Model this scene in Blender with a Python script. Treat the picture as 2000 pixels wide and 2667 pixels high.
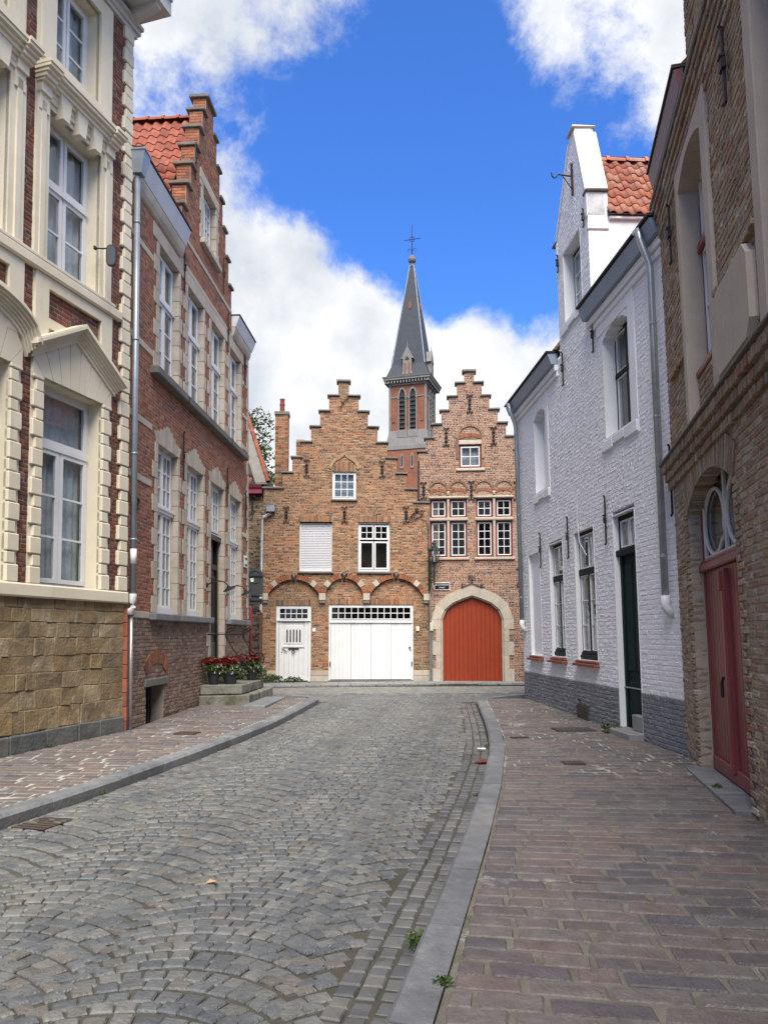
import bpy, math, random
from mathutils import Vector, Matrix
R = random.Random(7)
rad = math.radians
for o in list(bpy.data.objects): bpy.data.objects.remove(o)
scene = bpy.context.scene
COL = scene.collection

# ------------------------------------------------------------------ camera
CAM_Z = 1.5; PITCH = rad(4.5); FPX = 2003.0; PCX = 1000.0; PCY = 1497.0   # focal length in photo pixels (2000 x 2667)
cd = bpy.data.cameras.new('camera'); cam = bpy.data.objects.new('camera', cd); COL.objects.link(cam)
cam.location = (0, 0, CAM_Z); cam.rotation_euler = (rad(90) + PITCH, 0, 0)
cd.sensor_fit = 'VERTICAL'; cd.sensor_height = 36; cd.lens = 36 * FPX / 2667
cd.shift_y = (PCY - 1333.5) / 2667; cd.clip_start = 0.05; cd.clip_end = 3000
scene.camera = cam

# ------------------------------------------------------------------ sky and sun
SUN_ELEV = rad(54); SUN_AZ = rad(177)         # direction the light comes from: behind the camera, a little to the right
sd = bpy.data.lights.new('sun', 'SUN'); sun = bpy.data.objects.new('sun', sd); COL.objects.link(sun)
sd.energy = 2.5; sd.angle = rad(42); sd.color = (1.0, 0.93, 0.82)
sdir = Vector((math.cos(SUN_ELEV) * math.sin(SUN_AZ), math.cos(SUN_ELEV) * math.cos(SUN_AZ), math.sin(SUN_ELEV)))
sun.location = (0, -10, 30); sun.rotation_euler = sdir.to_track_quat('Z', 'Y').to_euler()
world = bpy.data.worlds.new('World'); scene.world = world; world.use_nodes = True
def sky_nodes():
    nt = world.node_tree; nt.nodes.clear(); N = nt.nodes.new; L = nt.links.new
    out = N('ShaderNodeOutputWorld'); bg = N('ShaderNodeBackground'); bg.inputs[1].default_value = 1.0
    L(bg.outputs[0], out.inputs[0])
    sky = N('ShaderNodeTexSky'); sky.sky_type = 'NISHITA'; sky.sun_disc = False
    sky.sun_elevation = SUN_ELEV; sky.sun_rotation = SUN_AZ; sky.air_density = 1.0; sky.dust_density = 0.3; sky.ozone_density = 4.0
    sm = N('ShaderNodeMix'); sm.data_type = 'RGBA'; sm.blend_type = 'MULTIPLY'; sm.inputs[0].default_value = 1
    sm.inputs[7].default_value = (0.030, 0.055, 0.094, 1); L(sky.outputs[0], sm.inputs[6])
    tc = N('ShaderNodeTexCoord')
    nrm = N('ShaderNodeVectorMath'); nrm.operation = 'NORMALIZE'; L(tc.outputs['Generated'], nrm.inputs[0])
    sep = N('ShaderNodeSeparateXYZ'); L(nrm.outputs[0], sep.inputs[0])
    def M(op, a, b=None, c=None):
        n = N('ShaderNodeMath'); n.operation = op
        for i, v in enumerate((a, b, c)):
            if v is None: continue
            if isinstance(v, (int, float)): n.inputs[i].default_value = v
            else: L(v, n.inputs[i])
        return n.outputs[0]
    den = M('ADD', M('MAXIMUM', sep.outputs[2], 0.0), 0.28)
    com = N('ShaderNodeCombineXYZ'); L(M('DIVIDE', sep.outputs[0], den), com.inputs[0]); L(M('DIVIDE', sep.outputs[1], den), com.inputs[1])
    def noise(scale, detail, rough, off, dist=0.0, vec=None):
        mp = N('ShaderNodeMapping'); mp.inputs['Location'].default_value = off; L(vec or com.outputs[0], mp.inputs[0])
        n = N('ShaderNodeTexNoise'); n.inputs['Scale'].default_value = scale; n.inputs['Detail'].default_value = detail
        n.inputs['Roughness'].default_value = rough; n.inputs['Distortion'].default_value = dist; L(mp.outputs[0], n.inputs['Vector']); return n.outputs[0]
    big = noise(1.15, 2, 0.5, (3.1, 1.7, 0)); fine = noise(4.4, 15, 0.645, (1.9, 5.2, 1), 0.15, nrm.outputs[0])
    # cloud banks and blue gaps: soft lobes at directions in the sky
    def lobe(px, py, deg):
        d = Vector(((px - PCX) / FPX, 1, 0)); v = Vector((0, math.cos(PITCH), math.sin(PITCH))) + Vector((1, 0, 0)) * ((px - PCX) / FPX) - Vector((0, -math.sin(PITCH), math.cos(PITCH))) * ((py - PCY) / FPX)
        v.normalize()
        dp = N('ShaderNodeVectorMath'); dp.operation = 'DOT_PRODUCT'; L(nrm.outputs[0], dp.inputs[0]); dp.inputs[1].default_value = v
        mr = N('ShaderNodeMapRange'); mr.interpolation_type = 'SMOOTHSTEP'; L(dp.outputs['Value'], mr.inputs[0])
        mr.inputs[1].default_value = math.cos(rad(deg)); mr.inputs[2].default_value = 1.0; return mr.outputs[0]
    s = M('ADD', M('MULTIPLY', big, 0.25), M('MULTIPLY', fine, 1.25))
    for px, py, deg, w in [(1250, 430, 14, -.30), (1060, 220, 10, -.16), (900, 470, 7, -.14), (1400, 680, 10, -.20), (800, 800, 8, .26), (560, 180, 8, .05), (620, 560, 7, .10), (640, 760, 7, .10), (1190, 840, 5, .20),
                           (1000, 1150, 14, .25), (760, 60, 8, .06), (1560, 60, 9, .20), (1250, 30, 6, .10), (200, 1100, 20, .2), (1480, 1080, 12, .26)]:
        s = M('ADD', s, M('MULTIPLY', lobe(px, py, deg), w))
    cov = N('ShaderNodeMapRange'); cov.interpolation_type = 'SMOOTHSTEP'; L(s, cov.inputs[0]); cov.inputs[1].default_value = 0.635; cov.inputs[2].default_value = 0.86
    # cloud body: white with grey undersides
    sh = noise(5.0, 9, 0.58, (7.3, 2.1, 4), 0.1, nrm.outputs[0]); ramp = N('ShaderNodeMapRange'); L(sh, ramp.inputs[0]); ramp.inputs[1].default_value = 0.36; ramp.inputs[2].default_value = 0.62
    cm = N('ShaderNodeMix'); cm.data_type = 'RGBA'; L(ramp.outputs[0], cm.inputs[0])
    cm.inputs[6].default_value = (0.235, 0.25, 0.275, 1); cm.inputs[7].default_value = (0.38, 0.379, 0.376, 1)
    fm = N('ShaderNodeMix'); fm.data_type = 'RGBA'; L(cov.outputs[0], fm.inputs[0]); L(sm.outputs[2], fm.inputs[6]); L(cm.outputs[2], fm.inputs[7])
    L(fm.outputs[2], bg.inputs[0])
sky_nodes()
vs = scene.view_settings; vs.view_transform = 'Standard'; vs.look = 'None'; vs.gamma = 1.0; vs.exposure = 1.60; vs.use_curve_mapping = False
scene.render.engine = 'CYCLES'
scene.cycles.max_bounces = 5; scene.cycles.diffuse_bounces = 3; scene.cycles.transparent_max_bounces = 8

# ------------------------------------------------------------------ small helpers
def project(p):
    """photo pixel and depth of a world point (used only to rank which pieces are near enough to be built singly)"""
    dx, dy, dz = p[0], p[1], p[2] - CAM_Z
    c, s = math.cos(PITCH), math.sin(PITCH); z = dy * c + dz * s
    if z < 0.2: return None
    return PCX + FPX * dx / z, PCY - FPX * (dz * c - dy * s) / z, z
def gz(Y): return 0.012 * (min(Y, 28.0) - 20.0)

MATS = {}
def mat(name, col, col2=None, rough=0.8, scale=4.0, bump=0.0, bscale=60.0, tones=None, metal=0.0, var=0.35, stain=None, spec=0.3, coat=0.0, detail=6, tonebump=0, noise2=None, island=False):
    """procedural surface: tones = list of colours picked by the per-piece 'tone' value, mixed with noise"""
    if name in MATS: return MATS[name]
    m = bpy.data.materials.new(name); m.use_nodes = True; MATS[name] = m
    nt = m.node_tree; N = nt.nodes.new; L = nt.links.new; b = nt.nodes['Principled BSDF']
    b.inputs['Roughness'].default_value = rough; b.inputs['Metallic'].default_value = metal
    b.inputs['Specular IOR Level'].default_value = spec
    if coat: b.inputs['Coat Weight'].default_value = coat; b.inputs['Coat Roughness'].default_value = .15
    geo = N('ShaderNodeNewGeometry')
    ns = N('ShaderNodeTexNoise'); ns.inputs['Scale'].default_value = scale; ns.inputs['Detail'].default_value = detail; ns.inputs['Roughness'].default_value = .65
    L(geo.outputs['Position'], ns.inputs['Vector'])
    def rgb(c): return (c[0], c[1], c[2], 1)
    if tones:
        at = N('ShaderNodeAttribute'); at.attribute_name = 'tone'
        rp = N('ShaderNodeValToRGB'); e = rp.color_ramp; e.interpolation = 'LINEAR'
        n = len(tones)
        e.elements[0].position = 0; e.elements[0].color = rgb(tones[0]); e.elements[1].position = 1; e.elements[1].color = rgb(tones[-1])
        for i in range(1, n - 1):
            q = e.elements.new(i / (n - 1)); q.color = rgb(tones[i])
        L(at.outputs['Fac'], rp.inputs[0]); base = rp.outputs[0]
    else:
        cr = N('ShaderNodeRGB'); cr.outputs[0].default_value = rgb(col); base = cr.outputs[0]
    mr = N('ShaderNodeMapRange'); L(ns.outputs[0], mr.inputs[0]); mr.inputs[1].default_value = .3; mr.inputs[2].default_value = .7
    mix = N('ShaderNodeMix'); mix.data_type = 'RGBA'
    if col2:
        L(mr.outputs[0], mix.inputs[0]); L(base, mix.inputs[6]); mix.inputs[7].default_value = rgb(col2)
        if tones:
            mu = N('ShaderNodeMath'); mu.operation = 'MULTIPLY'; L(mr.outputs[0], mu.inputs[0]); mu.inputs[1].default_value = var; L(mu.outputs[0], mix.inputs[0])
    else:
        mix.blend_type = 'MULTIPLY'; mix.inputs[0].default_value = 1
        m2 = N('ShaderNodeMapRange'); L(ns.outputs[0], m2.inputs[0]); m2.inputs[1].default_value = .25; m2.inputs[2].default_value = .75
        m2.inputs[3].default_value = 1 - var; m2.inputs[4].default_value = 1 + var; L(base, mix.inputs[6])
        cb = N('ShaderNodeCombineColor'); [L(m2.outputs[0], cb.inputs[i]) for i in range(3)]; L(cb.outputs[0], mix.inputs[7])
    colout = mix.outputs[2]
    for st in ([stain] if stain and not isinstance(stain[0], (list, tuple)) else (stain or [])):      # colour(3), scale, lo, hi, amount, stretch(xyz)
        c3 = st[:3]; sc, lo, hi, am = st[3:7]; sx = st[7:10] if len(st) > 7 else (1, 1, 1)
        mp = N('ShaderNodeMapping'); mp.inputs['Scale'].default_value = sx; L(geo.outputs['Position'], mp.inputs[0])
        n2 = N('ShaderNodeTexNoise'); n2.inputs['Scale'].default_value = sc; n2.inputs['Detail'].default_value = 8; n2.inputs['Roughness'].default_value = .7; L(mp.outputs[0], n2.inputs['Vector'])
        r2 = N('ShaderNodeMapRange'); L(n2.outputs[0], r2.inputs[0]); r2.inputs[1].default_value = lo; r2.inputs[2].default_value = hi; r2.inputs[4].default_value = am
        x2 = N('ShaderNodeMix'); x2.data_type = 'RGBA'; L(r2.outputs[0], x2.inputs[0]); L(colout, x2.inputs[6]); x2.inputs[7].default_value = rgb(c3); colout = x2.outputs[2]
    L(colout, b.inputs['Base Color'])
    if bump:
        n3 = N('ShaderNodeTexNoise'); n3.inputs['Scale'].default_value = bscale; n3.inputs['Detail'].default_value = 5; L(geo.outputs['Position'], n3.inputs['Vector'])
        bp = N('ShaderNodeBump'); bp.inputs['Strength'].default_value = bump; bp.inputs['Distance'].default_value = .02; L(n3.outputs[0], bp.inputs['Height']); L(bp.outputs[0], b.inputs['Normal'])
    return m

def glass_mat(name, tint=(.86, .89, .90), refl=.028):
    m = bpy.data.materials.new(name); m.use_nodes = True; nt = m.node_tree; nt.nodes.clear(); N = nt.nodes.new; L = nt.links.new
    out = N('ShaderNodeOutputMaterial'); tr = N('ShaderNodeBsdfTransparent'); tr.inputs[0].default_value = (*tint, 1)
    gl = N('ShaderNodeBsdfGlossy'); gl.inputs['Roughness'].default_value = .03; mx = N('ShaderNodeMixShader')
    fr = N('ShaderNodeLayerWeight'); fr.inputs[0].default_value = .5      # Schlick reflectance from the facing angle
    pw = N('ShaderNodeMath'); pw.operation = 'POWER'; L(fr.outputs['Facing'], pw.inputs[0]); pw.inputs[1].default_value = 4.0
    ad = N('ShaderNodeMath'); ad.operation = 'MULTIPLY_ADD'; ad.use_clamp = True; L(pw.outputs[0], ad.inputs[0]); ad.inputs[1].default_value = .75; ad.inputs[2].default_value = refl
    geo = N('ShaderNodeNewGeometry'); ns = N('ShaderNodeTexNoise'); ns.inputs['Scale'].default_value = 2.2; L(geo.outputs['Position'], ns.inputs['Vector'])
    bp = N('ShaderNodeBump'); bp.inputs['Strength'].default_value = .04; L(ns.outputs[0], bp.inputs['Height']); L(bp.outputs[0], gl.inputs['Normal'])
    L(ad.outputs[0], mx.inputs[0]); L(tr.outputs[0], mx.inputs[1]); L(gl.outputs[0], mx.inputs[2]); L(mx.outputs[0], out.inputs[0])
    return m
GLASS = glass_mat('window_glass')

class MB:
    def __init__(s): s.v = []; s.f = []; s.t = []
    def add(s, vs, fs, t=0.0):
        o = len(s.v); s.v.extend(vs)
        for f in fs: s.f.append(tuple(i + o for i in f)); s.t.append(t)
    def box(s, x0, x1, y0, y1, z0, z1, t=0.0):
        if x0 > x1: x0, x1 = x1, x0
        if y0 > y1: y0, y1 = y1, y0
        if z0 > z1: z0, z1 = z1, z0
        s.add([(x0, y0, z0), (x1, y0, z0), (x1, y1, z0), (x0, y1, z0), (x0, y0, z1), (x1, y0, z1), (x1, y1, z1), (x0, y1, z1)],
              [(0, 3, 2, 1), (4, 5, 6, 7), (0, 1, 5, 4), (1, 2, 6, 5), (2, 3, 7, 6), (3, 0, 4, 7)], t); return s
    def cbox(s, x0, x1, y0, y1, z0, z1, c=.01, t=0.0, jit=0.0):
        """box whose edges are chamfered"""
        if x0 > x1: x0, x1 = x1, x0
        if y0 > y1: y0, y1 = y1, y0
        if z0 > z1: z0, z1 = z1, z0
        c = min(c, (x1 - x0) * .3, (y1 - y0) * .3, (z1 - z0) * .3)
        vs = []; idx = {}
        for ix, X in ((0, x0), (1, x1)):
            for iy, Y in ((0, y0), (1, y1)):
                for iz, Z in ((0, z0), (1, z1)):
                    sx, sy, sz = c * (1 - 2 * ix), c * (1 - 2 * iy), c * (1 - 2 * iz)
                    j = [(R.random() - .5) * 2 * jit for _ in range(3)]
                    for k, p in enumerate(((X, Y + sy, Z + sz), (X + sx, Y, Z + sz), (X + sx, Y + sy, Z))):
                        idx[ix, iy, iz, k] = len(vs); vs.append((p[0] + j[0], p[1] + j[1], p[2] + j[2]))
        I = lambda a, b, cc, k: idx[a, b, cc, k]
        fs = [(I(0,0,0,0), I(0,0,1,0), I(0,1,1,0), I(0,1,0,0)), (I(1,0,0,0), I(1,1,0,0), I(1,1,1,0), I(1,0,1,0)),
              (I(0,0,0,1), I(1,0,0,1), I(1,0,1,1), I(0,0,1,1)), (I(0,1,0,1), I(0,1,1,1), I(1,1,1,1), I(1,1,0,1)),
              (I(0,0,0,2), I(0,1,0,2), I(1,1,0,2), I(1,0,0,2)), (I(0,0,1,2), I(1,0,1,2), I(1,1,1,2), I(0,1,1,2))]
        for a in (0, 1):
            for b in (0, 1):
                fs.append((I(a,b,0,0), I(a,b,0,1), I(a,b,1,1), I(a,b,1,0)) if (a + b) % 2 else (I(a,b,0,0), I(a,b,1,0), I(a,b,1,1), I(a,b,0,1)))
                fs.append((I(a,0,b,0), I(a,1,b,0), I(a,1,b,2), I(a,0,b,2)) if (a + b) % 2 else (I(a,0,b,0), I(a,0,b,2), I(a,1,b,2), I(a,1,b,0)))
                fs.append((I(0,a,b,1), I(0,a,b,2), I(1,a,b,2), I(1,a,b,1)) if (a + b) % 2 else (I(0,a,b,1), I(1,a,b,1), I(1,a,b,2), I(0,a,b,2)))
                for k in (0, 1): pass
        for a in (0, 1):
            for b in (0, 1):
                for d in (0, 1):
                    tri = (I(a,b,d,0), I(a,b,d,1), I(a,b,d,2)); fs.append(tri if (a + b + d) % 2 == 0 else tri[::-1])
        s.add(vs, fs, t); return s
    def brick(s, x0, x1, z0, z1, yf, yb, c, t, j=.002):
        r = lambda: (R.random() - .5) * 2 * j
        a, b = x0 + r(), x1 + r(); q, w = z0 + r(), z1 + r()
        s.add([(a, yb, q), (b, yb, q), (b, yb, w), (a, yb, w), (a, yf + c, q), (b, yf + c, q), (b, yf + c, w), (a, yf + c, w),
               (a + c, yf + r(), q + c), (b - c, yf + r(), q + c), (b - c, yf + r(), w - c), (a + c, yf + r(), w - c)],
              [(0, 1, 5, 4), (1, 2, 6, 5), (2, 3, 7, 6), (3, 0, 4, 7), (4, 5, 9, 8), (5, 6, 10, 9), (6, 7, 11, 10), (7, 4, 8, 11), (8, 9, 10, 11)], t)
    def prism(s, poly, y0, y1, t=0.0):
        """polygon in x,z (counter-clockwise seen from the street) between depths y0 (front) and y1"""
        n = len(poly); vs = [(p[0], y0, p[1]) for p in poly] + [(p[0], y1, p[1]) for p in poly]
        fs = [tuple(range(n)), tuple(range(2 * n - 1, n - 1, -1))] + [(i, n + i, n + (i + 1) % n, (i + 1) % n) for i in range(n)]
        s.add(vs, fs, t); return s
    def xprism(s, prof, x0, x1, t=0.0):
        """profile in y,z swept along x"""
        n = len(prof); vs = [(x0, p[0], p[1]) for p in prof] + [(x1, p[0], p[1]) for p in prof]
        fs = [tuple(range(n - 1, -1, -1)), tuple(range(n, 2 * n))] + [(i, (i + 1) % n, n + (i + 1) % n, n + i) for i in range(n)]
        s.add(vs, fs, t); return s
    def tube(s, pts, r, n=8, t=0.0):
        pts = [Vector(p) for p in pts]; rs = r if isinstance(r, (list, tuple)) else [r] * len(pts); rings = []
        for i, p in enumerate(pts):
            d = (pts[min(i + 1, len(pts) - 1)] - pts[max(i - 1, 0)]).normalized()
            a = d.cross(Vector((0.31, 0.2, 1)) if abs(d.z) < .9 else Vector((1, 0.1, 0))).normalized(); b = d.cross(a)
            rings.append([tuple(p + a * math.cos(k * 2 * math.pi / n) * rs[i] + b * math.sin(k * 2 * math.pi / n) * rs[i]) for k in range(n)])
        vs = [q for rg in rings for q in rg]; fs = []
        for i in range(len(pts) - 1):
            for k in range(n): fs.append((i * n + k, i * n + (k + 1) % n, (i + 1) * n + (k + 1) % n, (i + 1) * n + k))
        fs.append(tuple(range(n - 1, -1, -1))); fs.append(tuple(range((len(pts) - 1) * n, len(pts) * n)))
        s.add(vs, fs, t); return s
    def lathe(s, prof, c, n=12, t=0.0):
        vs = []; fs = []
        for r, z in prof:
            for k in range(n): vs.append((c[0] + r * math.cos(k * 2 * math.pi / n), c[1] + r * math.sin(k * 2 * math.pi / n), c[2] + z))
        m = len(prof)
        for i in range(m - 1):
            for k in range(n): fs.append((i * n + k, i * n + (k + 1) % n, (i + 1) * n + (k + 1) % n, (i + 1) * n + k))
        fs.append(tuple(range(n - 1, -1, -1))); fs.append(tuple(range((m - 1) * n, m * n)))
        s.add(vs, fs, t); return s
    def mesh(s, name, m, smooth=False):
        me = bpy.data.meshes.new(name); me.from_pydata(s.v, [], s.f)
        a = me.attributes.new('tone', 'FLOAT', 'FACE'); a.data.foreach_set('value', s.t)
        if smooth: me.polygons.foreach_set('use_smooth', [True] * len(me.polygons))
        me.materials.append(m); return me
    def build(s, name, m, parent=None, smooth=False, kind=None):
        if not s.v: return None
        return link(name, s.mesh(name, m, smooth), parent, kind)
def link(name, me, parent=None, kind=None):
    o = bpy.data.objects.new(name, me); COL.objects.link(o)
    if parent: o.parent = parent
    if kind: o['kind'] = kind
    return o
def thing(name, label, cat, M=None, group=None):
    o = bpy.data.objects.new(name, None); COL.objects.link(o); o.empty_display_size = .2
    if M is not None: o.matrix_world = M
    o['label'] = label; o['category'] = cat
    if group: o['group'] = group
    return o
def tag(o, label, cat, group=None):
    o['label'] = label; o['category'] = cat
    if group: o['group'] = group
    return o
def part(name, m, parent, boxes, c=0.0):
    b = MB()
    for q in boxes: (b.cbox(*q, c=c) if c else b.box(*q))
    return b.build(name, m, parent)
def frame(o, xdir, lean=0.0):
    """house frame: x to the right along the facade, y into the building, z up (leaning out over the street by `lean`)"""
    x = Vector((xdir[0], xdir[1], 0)).normalized(); yi = Vector((-x.y, x.x, 0))
    z = Vector((0, 0, 1)) * math.cos(lean) - yi * math.sin(lean); y = z.cross(x)
    M = Matrix.Identity(4)
    for i in range(3): M[i][0] = x[i]; M[i][1] = y[i]; M[i][2] = z[i]; M[i][3] = o[i]
    return M
HM = {}
def house(name, label, cat, o, xdir, lean):
    M = frame(o, xdir, lean); r = thing(name, label, cat, M); HM[r.name] = M; return r

# ------------------------------------------------------------------ brickwork
def rect(x0, x1, z0, z1): return lambda za, zb: (x0, x1) if za < z1 - .005 and zb > z0 + .005 else None
def arch(x0, x1, z0, zs, h):
    """rectangular below zs, segmental arch of rise h above"""
    c = (x0 + x1) / 2; r = (x1 - x0) / 2; RR = (r * r + h * h) / (2 * h); zc = zs + h - RR
    def f(za, zb):
        z = (za + zb) / 2
        if z < z0 or z > zs + h: return None
        if z <= zs: return (x0, x1)
        w = math.sqrt(max(RR * RR - (z - zc) ** 2, 0)); return (c - w, c + w)
    return f
def steps_outline(base, rows):
    """base (x0,x1,ztop) then rows (ztop,x0,x1): stepped gable"""
    def f(za, zb):
        z = (za + zb) / 2
        if z <= base[2]: return [(base[0], base[1])]
        for zt, a, b in rows:
            if z <= zt: return [(a, b)]
        return []
    return f
def subtract(ivs, a, b):
    out = []
    for p, q in ivs:
        if b <= p or a >= q: out.append((p, q)); continue
        if a > p + .01: out.append((p, a))
        if b < q - .01: out.append((b, q))
    return out
UNIT = {}
def unit_bricks(key, m, n=12, c=(.03, .1, .1)):
    if key not in UNIT:
        lst = []
        for i in range(n):
            b = MB(); r = lambda: (R.random() - .5) * .03
            cx, cy, cz = c
            b.add([(-.5, 1, -.5), (.5, 1, -.5), (.5, 1, .5), (-.5, 1, .5), (-.5, cy, -.5), (.5, cy, -.5), (.5, cy, .5), (-.5, cy, .5),
                   (-.5 + cx, r(), -.5 + cz), (.5 - cx, r(), -.5 + cz), (.5 - cx, r(), .5 - cz), (-.5 + cx, r(), .5 - cz)],
                  [(0, 1, 5, 4), (1, 2, 6, 5), (2, 3, 7, 6), (3, 0, 4, 7), (4, 5, 9, 8), (5, 6, 10, 9), (6, 7, 11, 10), (7, 4, 8, 11), (8, 9, 10, 11)], (i + .5) / n)
            lst.append(b.mesh('brick', m))
        UNIT[key] = lst
    return UNIT[key]
def visible_area(M, x, y, z, a):
    p = project(M @ Vector((x, y, z)))
    if not p or p[0] < -5 or p[0] > 2005 or p[1] < -5 or p[1] > 2672: return 0
    return a / (p[2] ** 2)
def brick_wall(root, outline, openings, z0, z1, pal, mort, L=.21, H=.055, J=.011, y0=0.0, proud=.007, th=.3, single=150, name='wall', jit=.0025, wander=.25, chm=.006, bond=0, reveal_fill=True, tonefn=None, ends=None):
    sideb = MB()
    M = HM[root.name]; n = max(1, round((z1 - z0) / (H + J))); dz = (z1 - z0) / n
    back = MB(); prev = None; cand = []
    def flush(pv):
        if pv:
            for a, b in pv[2]: back.box(a, b, y0 + proud, y0 + th, pv[0], pv[1])
    for i in range(n):
        za = z0 + i * dz; zb = za + dz; ivs = outline(za, zb)
        for op in openings:
            w = op(za, zb)
            if w: ivs = subtract(ivs, w[0], w[1])
        if prev and [(round(a, 4), round(b, 4)) for a, b in prev[2]] == [(round(a, 4), round(b, 4)) for a, b in ivs]: prev = (prev[0], zb, ivs)
        else: flush(prev); prev = (za, zb, ivs)
        if ends:
            for a, b in ivs:
                if za > ends[0] and ends[1] < a < ends[2]:
                    y = y0 + .01; kk = i
                    while y < y0 + th - .02:
                        l = .2 if kk % 2 else .1
                        if y + l > y0 + th - .05: l = y0 + th - y
                        sideb.box(a - .006 - R.uniform(0, .003), a + .02, y + J / 2, y + l - J / 2, za + J / 2, zb - J / 2, R.random()); y += l; kk += 1
        for a, b in ivs:
            x = a; k = i
            head = (i % 2 == 0)
            first = True
            while x < b - .02:
                if bond == 1: l = L if i % 2 else (L / 2)
                else: l = L if (k % 2) else (L / 2)
                if R.random() < wander: l = L * R.choice((.5, 1, .75))
                if first: l *= R.uniform(.45, 1.0); first = False
                if x + l > b - .05: l = b - x
                t = R.random() if tonefn is None else tonefn(R.random(), x + l / 2, (za + zb) / 2)
                cand.append((x + J / 2, x + l - J / 2, za + J / 2, zb - J / 2, t)); x += l; k += 1
    flush(prev)
    w = back.build(name, mort, root)
    wt = []
    for q in cand:
        wt.append((visible_area(M, (q[0] + q[1]) / 2, y0, (q[2] + q[3]) / 2, (q[1] - q[0]) * (q[3] - q[2])), q))
    order = sorted(range(len(wt)), key=lambda i: -wt[i][0]); pick = set(i for i in order[:single] if wt[i][0] > 0)
    st = MB(); var = unit_bricks(pal.name, pal)
    for i, (_, q) in enumerate(wt):
        pr = proud * R.uniform(-.45, .45)
        if i in pick:
            o = link('brick', var[min(int(q[4] * len(var)), len(var) - 1)], w); o.location = ((q[0] + q[1]) / 2, y0 + pr, (q[2] + q[3]) / 2); o.scale = (q[1] - q[0], .05, q[3] - q[2])
            o.rotation_euler = (R.gauss(0, .01), R.gauss(0, .008), R.gauss(0, .008))
        else: st.brick(q[0], q[1], q[2], q[3], y0 + pr, y0 + proud + .012, chm, q[4], jit)
    st.v += []; o_ = len(st.v); st.v.extend(sideb.v); st.f.extend(tuple(q + o_ for q in f) for f in sideb.f); st.t.extend(sideb.t)
    st.build('brickwork', pal, w, kind='stuff')
    return w
def shell(root, x0, x1, z0, z1, m, d0=.31, d1=6.0, name='outer_wall'):
    return part(name, m, root, [(x0 + .01, x0 + .31, d0, d1, z0, z1), (x1 - .31, x1 - .01, d0, d1, z0, z1), (x0 + .32, x1 - .32, d1 - .3, d1 - .01, z0, z1)])
def ring(b, cx, zs, r, h, th, n, y0, y1, gap=.006, tone=None, skip=()):
    """voussoirs of a segmental arch of half span r and rise h"""
    RR = (r * r + h * h) / (2 * h); zc = zs + h - RR; a = math.asin(min(1, r / RR))
    if h > r: a = math.pi - a
    for i in range(n):
        if i in skip: continue
        p = -a + 2 * a * i / n; q = -a + 2 * a * (i + 1) / n; g = gap / RR / 2; p += g; q -= g
        P = lambda ang, rr: (cx + math.sin(ang) * rr, zc + math.cos(ang) * rr)
        b.prism([P(p, RR), P(q, RR), P(q, RR + th), P(p, RR + th)], y0 + (R.random() - .5) * .004, y1, R.random() if tone is None else tone)
def cap_poly(b, x0, x1, z, th, y0, y1, over=.05):
    b.cbox(x0 - over, x1 + over, y0 - over, y1 + over, z, z + th, .012)
def anchor(root, m, x, z0, z1, y=-.03, scroll=False, w=.028):
    b = MB()
    if scroll:
        zc = (z0 + z1) / 2
        for s in (-1, 1):
            e = z1 if s > 0 else z0
            b.tube([(x, y, zc), (x, y, e - s * .06)], w * .55, 6)
            for k in (-1, 1):
                b.tube([(x, y, e - s * .08), (x + k * .03, y, e - s * .03), (x + k * .07, y, e - s * .005), (x + k * .095, y, e - s * .035), (x + k * .075, y, e - s * .065), (x + k * .055, y, e - s * .045)], w * .42, 6)
            b.box(x - .05, x + .05, y - .014, y + .03, e - s * .17 - .012, e - s * .17 + .012)
        b.box(x - .045, x + .045, y - .02, y + .03, zc - .022, zc + .022)
    else:
        b.cbox(x - w / 2, x + w / 2, y - .012, y + .012, z0, z1, .006); zc = (z0 + z1) / 2
        b.cbox(x - w, x + w, y - .03, y + .012, zc - .05, zc + .05, .008); b.cbox(x - w * .8, x + w * .8, y - .04, y + .012, zc + .06, zc + .085, .004)
        b.tube([(x, y, z1 - .01), (x, y - .02, z1 + .02)], .016, 6); b.tube([(x, y, z0 + .01), (x, y - .02, z0 - .02)], .016, 6)
    return b.build('wall_anchor', m, root)

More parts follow.
